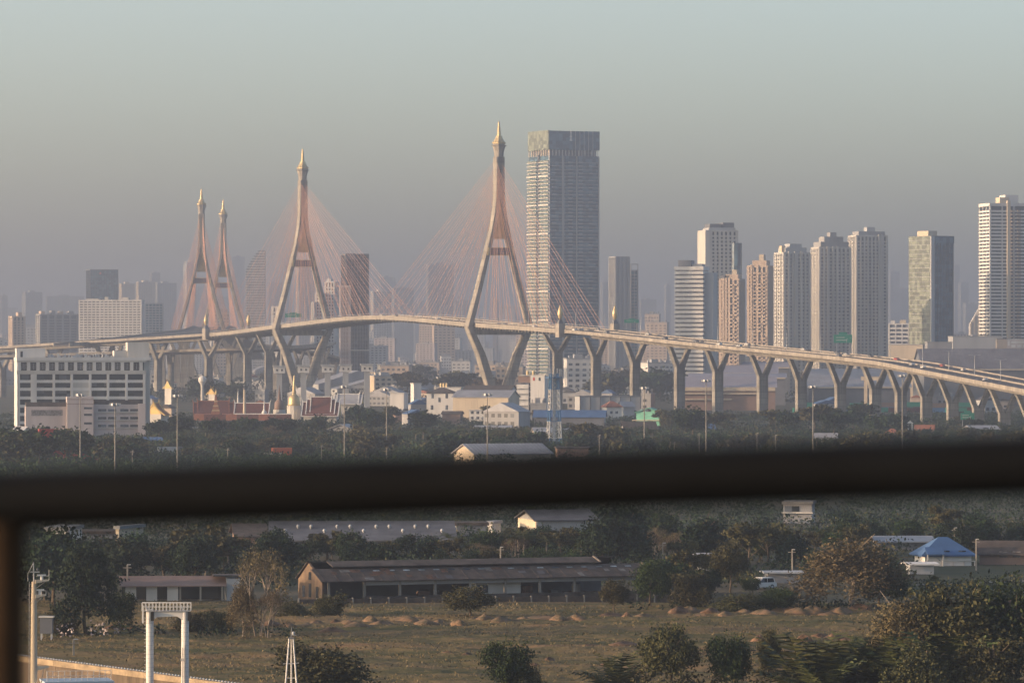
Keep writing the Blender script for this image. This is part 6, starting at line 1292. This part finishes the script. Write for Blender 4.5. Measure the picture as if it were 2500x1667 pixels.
def road_sign(label, px, py, w_, h_, D, zpole, parts=2):
    r = T(empty('road_sign', (PX(px, D), D, zpole), R(6)), label, 'road sign'); z = PZ(py, D)-zpole
    mk('panel', MB().box(-w_/2, w_/2, -.1, .1, z-h_/2, z+h_/2), M['sign'], r); mk('top_panel', MB().box(-w_*.22, w_*.22, -.1, .1, z+h_/2+.05, z+h_/2+h_*.3), M['sign'], r)
    for x in (-w_*.35, w_*.35): mk('post', MB().beam((x, .3, 0), (x, .3, z+h_/2), .25, .25), M['steel'], r)
    for q in range(parts): mk('legend_line', MB().box(-w_*.38, w_*(.1+.12*q), -.15, -.11, z+h_*(.12-.32*q), z+h_*(.2-.32*q)), M['white'], r)
    mk('legend_arrow', MB().prism([(-.1, z-h_*.42), (.1, z-h_*.42), (.1, z-h_*.1), (.45, z-h_*.02), (.35, z+h_*.06), (-.1, z-h_*.06)], -.15, -.11, 0), M['white'], r, loc=(w_*.2, 0, 0))
i = cross_px(2058); c = FRM[i][0]+FRM[i][2]*(wid(i)-.2); road_sign('large green direction sign over the far side of the viaduct', 2058, 827, 45/(F/c.y), 20/(F/c.y), c.y, c.z)
road_sign('green gantry sign beside the right gilded lotus finial', 1542, 784, 36/(F/2730), 8/(F/2730), 2730, 45.5, 1)
road_sign('distant green gantry sign beside the left pylon leg', 716, 770, 40/(F/3300), 9/(F/3300), 3300, 52, 1)
road_sign('green road sign low among the right viaduct piers', 2362, 1016, 34/(F/2160), 17/(F/2160), 2160, 0, 2)

# ---------------------------------------------------------------- quay
qw = T(empty('quay_wall', (QB.x, QB.y, 0)), 'concrete quay wall with sunlit coping at the bottom left', 'quay wall')
L0 = QB-qdir*60-QB; 
for k in range(34):
    a = -qdir*(-k*6.0)+L0; b_ = a+qdir*5.94
    mk('coping_block', MB().loft([[p, p+qn*.7, p+qn*.7+Vector((0, 0, -.62)), p+Vector((0, 0, -.62))] for p in (a+Vector((0, 0, .55)), b_+Vector((0, 0, .55)))]), M['coping'], qw)
    mk('wall_panel', MB().loft([[p, p+qn*.45, p+qn*.45+Vector((0, 0, -4)), p+Vector((0, 0, -4))] for p in (a+Vector((0, 0, -.075)), b_+Vector((0, 0, -.075)))]), M['quay'], qw)
pm = mesh_from(MB().lathe([(.09, 0), (.09, .38), (.14, .40), (.12, .52), (.02, .56)], 8), [M['steel']])
qf = T(empty('chain_fence', (QB.x, QB.y, .55)), 'row of short steel posts along the quay edge', 'fence')
for k in range(90): p = qdir*(k*.72-8)-qn*.5; link('fence_post', pm, qf, (p.x, p.y, -.5))
# vessel moored below the quay: mast, rails and wheelhouse top
M['pblue'] = mat('pale_blue_paint', (.30, .38, .46), .6, .15, .5); vx, vy = PX(83, 470), 470.; ve = T(empty('moored_vessel', (vx, vy, -2.8), R(12)), 'moored workboat with tall radar mast and blue wheelhouse roof at the bottom left', 'boat')
Z = lambda y, D=470.: PZ(y, D)+2.8
mk('hull', MB().loft([[(x*1.0, y*wd_, z) for x, y in ((-12, -3), (14, -3), (19, 0), (14, 3), (-12, 3))] for wd_, z in ((.85, -.5), (1.0, 2.2), (1.05, 2.9))]), M['blue'], ve); mk('wheelhouse', MB().box(.9, 7.5, -2.6, 2.2, 2.9, Z(1669, 467)), M['white'], ve)
mk('wheelhouse_roof', MB().box(.8, 7.7, -2.9, 2.4, Z(1669, 467), Z(1666, 467)+.06), M['pblue'], ve); zr = Z(1666, 467)+.12
for k in range(12): mk('rail_post', MB().tube((1.0+k*.58, -2.7, zr), (1.0+k*.58, -2.7, zr+1.0), .03, .03, 6), M['white'], ve)
for q in (.5, 1.0): mk('rail_bar', MB().tube((1.0, -2.7, zr+q), (7.4, -2.7, zr+q), .025, .025, 6), M['white'], ve)
mk('mast', MB().lathe([(.36, 2.9), (.30, Z(1500)), (.24, Z(1419))], 12), M['cream'], ve); mk('topmast', MB().tube((0, 0, Z(1419)), (-.05, 0, Z(1372)), .09, .05, 8), M['lgrey'], ve)
mk('stay_strut', MB().tube((-.6, 0, Z(1400)), (-.05, 0, Z(1374)), .04, .04, 6).tube((-.6, 0, Z(1419)), (-.6, 0, Z(1400)), .04, .04, 6), M['lgrey'], ve); mk('crosstree', MB().box(-.4, .55, -.12, .12, Z(1397), Z(1394)), M['offw'], ve); mk('masthead_light', MB().lathe([(.12, Z(1392)), (.14, Z(1388)), (.03, Z(1386))], 8, (.35, 0, 0)), M['dgrey'], ve)
for yb_, xe, nm in ((1417, 1.25, 'upper'), (1453, .95, 'lower')):
    z = Z(yb_); mk('radar_platform', MB().prism([(.1, z-.25), (xe+.2, z), (xe+.2, z+.09), (.1, z+.09)], -.45, .45), M['cream'], ve)
    mk('platform_rail', MB().tube((.2, -.45, z+.5), (xe+.2, -.45, z+.5), .03, .03, 6).tube((xe+.2, -.45, z), (xe+.2, -.45, z+(1.1 if yb_ < 1430 else .5)), .03, .03, 6).tube((.7, -.45, z), (.7, -.45, z+.5), .03, .03, 6), M['offw'], ve)
    mk('platform_brace', MB().tube((.2, 0, z-.75), (xe, 0, z-.02), .045, .045, 6), M['cream'], ve)
    mk('radar_pedestal', MB().lathe([(.16, z+.09), (.13, z+.5)], 10, (xe*.62, 0, 0)), M['white'], ve); mk('radar_scanner', MB().box(xe*.62-.42, xe*.62+.42, -.1, .1, z+.5, z+.63), M['white'], ve)
mb = MB().tube((-.5, 0, 2.9), (-.45, 0, Z(1419)), .03, .03, 5)
for k in range(26): z = 3.2+k*(Z(1425)-3.2)/25; mb.tube((-.5, 0, z), (-.25, 0, z), .02, .02, 5)
mk('mast_ladder', mb, M['steel'], ve)
mk('side_bracket', MB().prism([(.3, Z(1636)), (1.5, Z(1628)), (1.5, Z(1625)), (.3, Z(1625))], -.2, .2).tube((1.0, 0, Z(1630)), (.7, 0, zr-.4), .04).tube((1.2, 0, Z(1630)), (1.5, 0, zr-.4), .04), M['cream'], ve)

# ship with goalpost gantry and tripod mast (hull and deck lie below the frame)
D_ = 450.; sp_ = T(empty('cargo_ship', (PX(520, D_), D_, -2.8), 0), 'cargo ship whose white goalpost crane frame and tripod mast rise at the bottom left', 'ship'); xo = lambda p: PX(p, D_)-PX(520, D_); Z = lambda y: PZ(y, D_)+2.8
mk('hull', MB().loft([[(x, y*k_, z) for x, y in ((-15, -5), (10, -5), (15, 0), (10, 5), (-15, 5))] for k_, z in ((.8, -1), (1, 2), (1.02, 4.0))]), M['dgrey'], sp_); mk('main_deck', MB().box(-14.5, 9.5, -4.6, 4.6, 4.0, 4.1), M['rooft'], sp_)
zt = Z(1492); pr_ = .36
for p in (366, 452):
    k_ = mk('kingpost', MB().lathe([(pr_, 4.1), (pr_, zt-.4), (pr_*.94, zt+(.22 if p < 400 else .1))], 20), M['white'], sp_, loc=(xo(p), 0, 0))
    for q in range(22):
        if p < 400: mk('ladder_rung', MB().beam((-.52, -.2, zt-.6-q*.34), (-.38, -.2, zt-.6-q*.34), .03, .03).beam((-.52, -.2, zt-.6-q*.34), (-.52, .2, zt-.6-q*.34), .03, .03), M['white'], k_)
    for q in range(18): mk('weld_band', MB().lathe([(pr_+.006, zt-.7-q*.42), (pr_+.006, zt-.67-q*.42)], 20), M['lgrey'], k_)
    for sx in (-1, 1): mk('horn_fairlead', MB().beam((sx*.18, -.3, zt+.1), (sx*.36, -.3, zt+.62), .12, .12), M['white'], k_)
mk('ladder_cage', MB().beam((xo(348), -.3, zt-1.1), (xo(348), -.3, zt+.65), .06, .06).beam((xo(351), -.5, zt-1.1), (xo(351), -.5, zt+.6), .06, .06).beam((xo(348), .3, zt-1.1), (xo(348), .3, zt+.65), .06, .06), M['white'], sp_)
cbm = [(xo(366)+.2, zt-.85), (xo(366)+.75, zt-.50), (xo(452)-.75, zt-.44), (xo(452)-.2, zt-.8), (xo(452)-.1, zt+.03), (xo(366)+.1, zt-.03)]
mk('crosshead', MB().prism(cbm, -.3, .3), M['white'], sp_); mk('walkway', MB().box(xo(347), xo(466), -.5, .5, zt+.05, zt+.09), M['lgrey'], sp_)
for y in (-.48, .48):
    for k in range(15): x = xo(347)+k*(xo(466)-xo(347))/14; mk('rail_post', MB().beam((x, y, zt+.08), (x, y, zt+.85), .05, .05), M['white'], sp_)
    mk('rail_bar', MB().beam((xo(347), y, zt+.85), (xo(466), y, zt+.85), .06, .06).beam((xo(347), y, zt+.45), (xo(466), y, zt+.45), .035, .035), M['white'], sp_)
for p in (373, 463): mk('floodlight', MB().box(-.14, .14, -.15, .15, -.75, .1), M['black'], sp_, loc=(xo(p), -.55, zt-.1))
mk('cable_conduit', MB().tube((xo(446), -.42, 4.2), (xo(446), -.42, zt-3.4), .05, .05, 6).tube((xo(452), -.44, 4.2), (xo(452), -.44, zt-3.2), .04, .04, 6).box(xo(442), xo(454), -.55, -.36, zt-4.7, zt-4.45), M['offw'], sp_)
tm = empty('tripod_mast', (xo(711), 0, 0)); tm.parent = sp_; z1 = Z(1556)
for a in (math.radians(200), math.radians(-20), math.radians(90)): mk('mast_leg', MB().tube((.72*math.cos(a), .72*math.sin(a), 4.1), (.2*math.cos(a), .2*math.sin(a), z1), .085, .07, 8), M['white'], tm)
for y, w_ in ((1620, .42), (1655, .5)): mk('mast_brace', MB().beam((-w_*.85, -.12, Z(y)+.05), (w_*.85, -.12, Z(y)+.05), .07, .07), M['white'], tm)
mk('yard', MB().beam((-.75, -.15, Z(1619)), (.75, -.15, Z(1617)), .05, .05), M['steel'], tm)
mk('ladder', MB().beam((-.09, -.1, 4.2), (-.05, -.1, z1), .035, .035).beam((.09, -.1, 4.2), (.05, -.1, z1), .035, .035), M['cream'], tm)
for k in range(24): mk('ladder_rung', MB().beam((-.09, -.1, z1-.2-k*.22), (.09, -.1, z1-.2-k*.22), .025, .025), M['cream'], tm)
mk('mast_top', MB().box(-.25, .25, -.2, .2, z1-.1, z1+.04).tube((0, 0, z1), (.06, 0, Z(1530)), .07, .04, 6), M['dgrey'], tm); mk('signal_lamp', MB().lathe([(.12, z1+.3), (.15, z1+.5), (.1, z1+.6)], 8, (.22, -.1, 0)).box(.0, .5, -.05, .05, z1+.22, z1+.27), M['lgrey'], tm)

# ---------------------------------------------------------------- bridge wing where the camera stands: deck and guard rail
M['rail'] = mat('dark_rail_paint', (.006, .006, .006), .6, .3, 3, spec=.15); M['post'] = mat('rusty_brown_paint', (.042, .025, .014), .75, .3, 6, spec=.1)
dr = 4.5; gr = T(empty('guard_rail', (0, dr, HC-1.25)), 'dark out-of-focus steel guard rail running across the view', 'railing')
zl, zr_ = PZ(1222, dr)-(HC-1.25), PZ(1136, dr)-(HC-1.25); sl_ = (zr_-zl)/(2500/F*dr)
zc = (zl+zr_)/2
mk('top_rail', MB().tube((-3.2, 0, zc-3.2*sl_), (3.2, 0, zc+3.2*sl_), (.0295), (.0295), 24), M['rail'], gr, smooth=False)
for q in (.42, .80): mk('middle_rail', MB().tube((-3.2, .0, zc-3.2*sl_-q), (3.2, .0, zc+3.2*sl_-q), .017, .017, 12), M['rail'], gr)
for x in (PX(4, dr)-1.6, PX(4, dr), PX(4, dr)+1.6, PX(4, dr)+3.2): mk('stanchion', MB().tube((x, .0, 0), (x, .0, zc+x*sl_-.02), .025, .025, 16), M['post'], gr)
mk('kick_plate', MB().box(-3.2, 3.2, -.01, .01, -.35, -.2), M['rail'], gr)
pf = mk('ship_platform', MB().box(-3.4, 3.4, -3.0, dr+.3, HC-1.75, HC-1.6), M['grey']); T(pf, 'grey steel deck of the platform the viewer stands on', 'platform')
mk('support_frame', MB().beam((-3, -2.5, -3), (-3, -2.5, HC-1.8), .4, .4).beam((3, -2.5, -3), (3, -2.5, HC-1.8), .4, .4).beam((-3, 4.2, -3), (-3, 4.2, HC-1.8), .4, .4).beam((3, 4.2, -3), (3, 4.2, HC-1.8), .4, .4), M['grey'], pf)
for L_ in PRO.values():                       # prototypes that found no place
    for p in L_:
        if p.name not in _first:
            for ch in list(p.children): bpy.data.objects.remove(ch)
            bpy.data.objects.remove(p)
for p, u in list(zip(protos, used))+list(zip(cars, used_c))+list(zip(vh, uv))+list(zip(mr_, um)):
    if not u:
        for ch in list(p.children_recursive): bpy.data.objects.remove(ch)
        bpy.data.objects.remove(p)
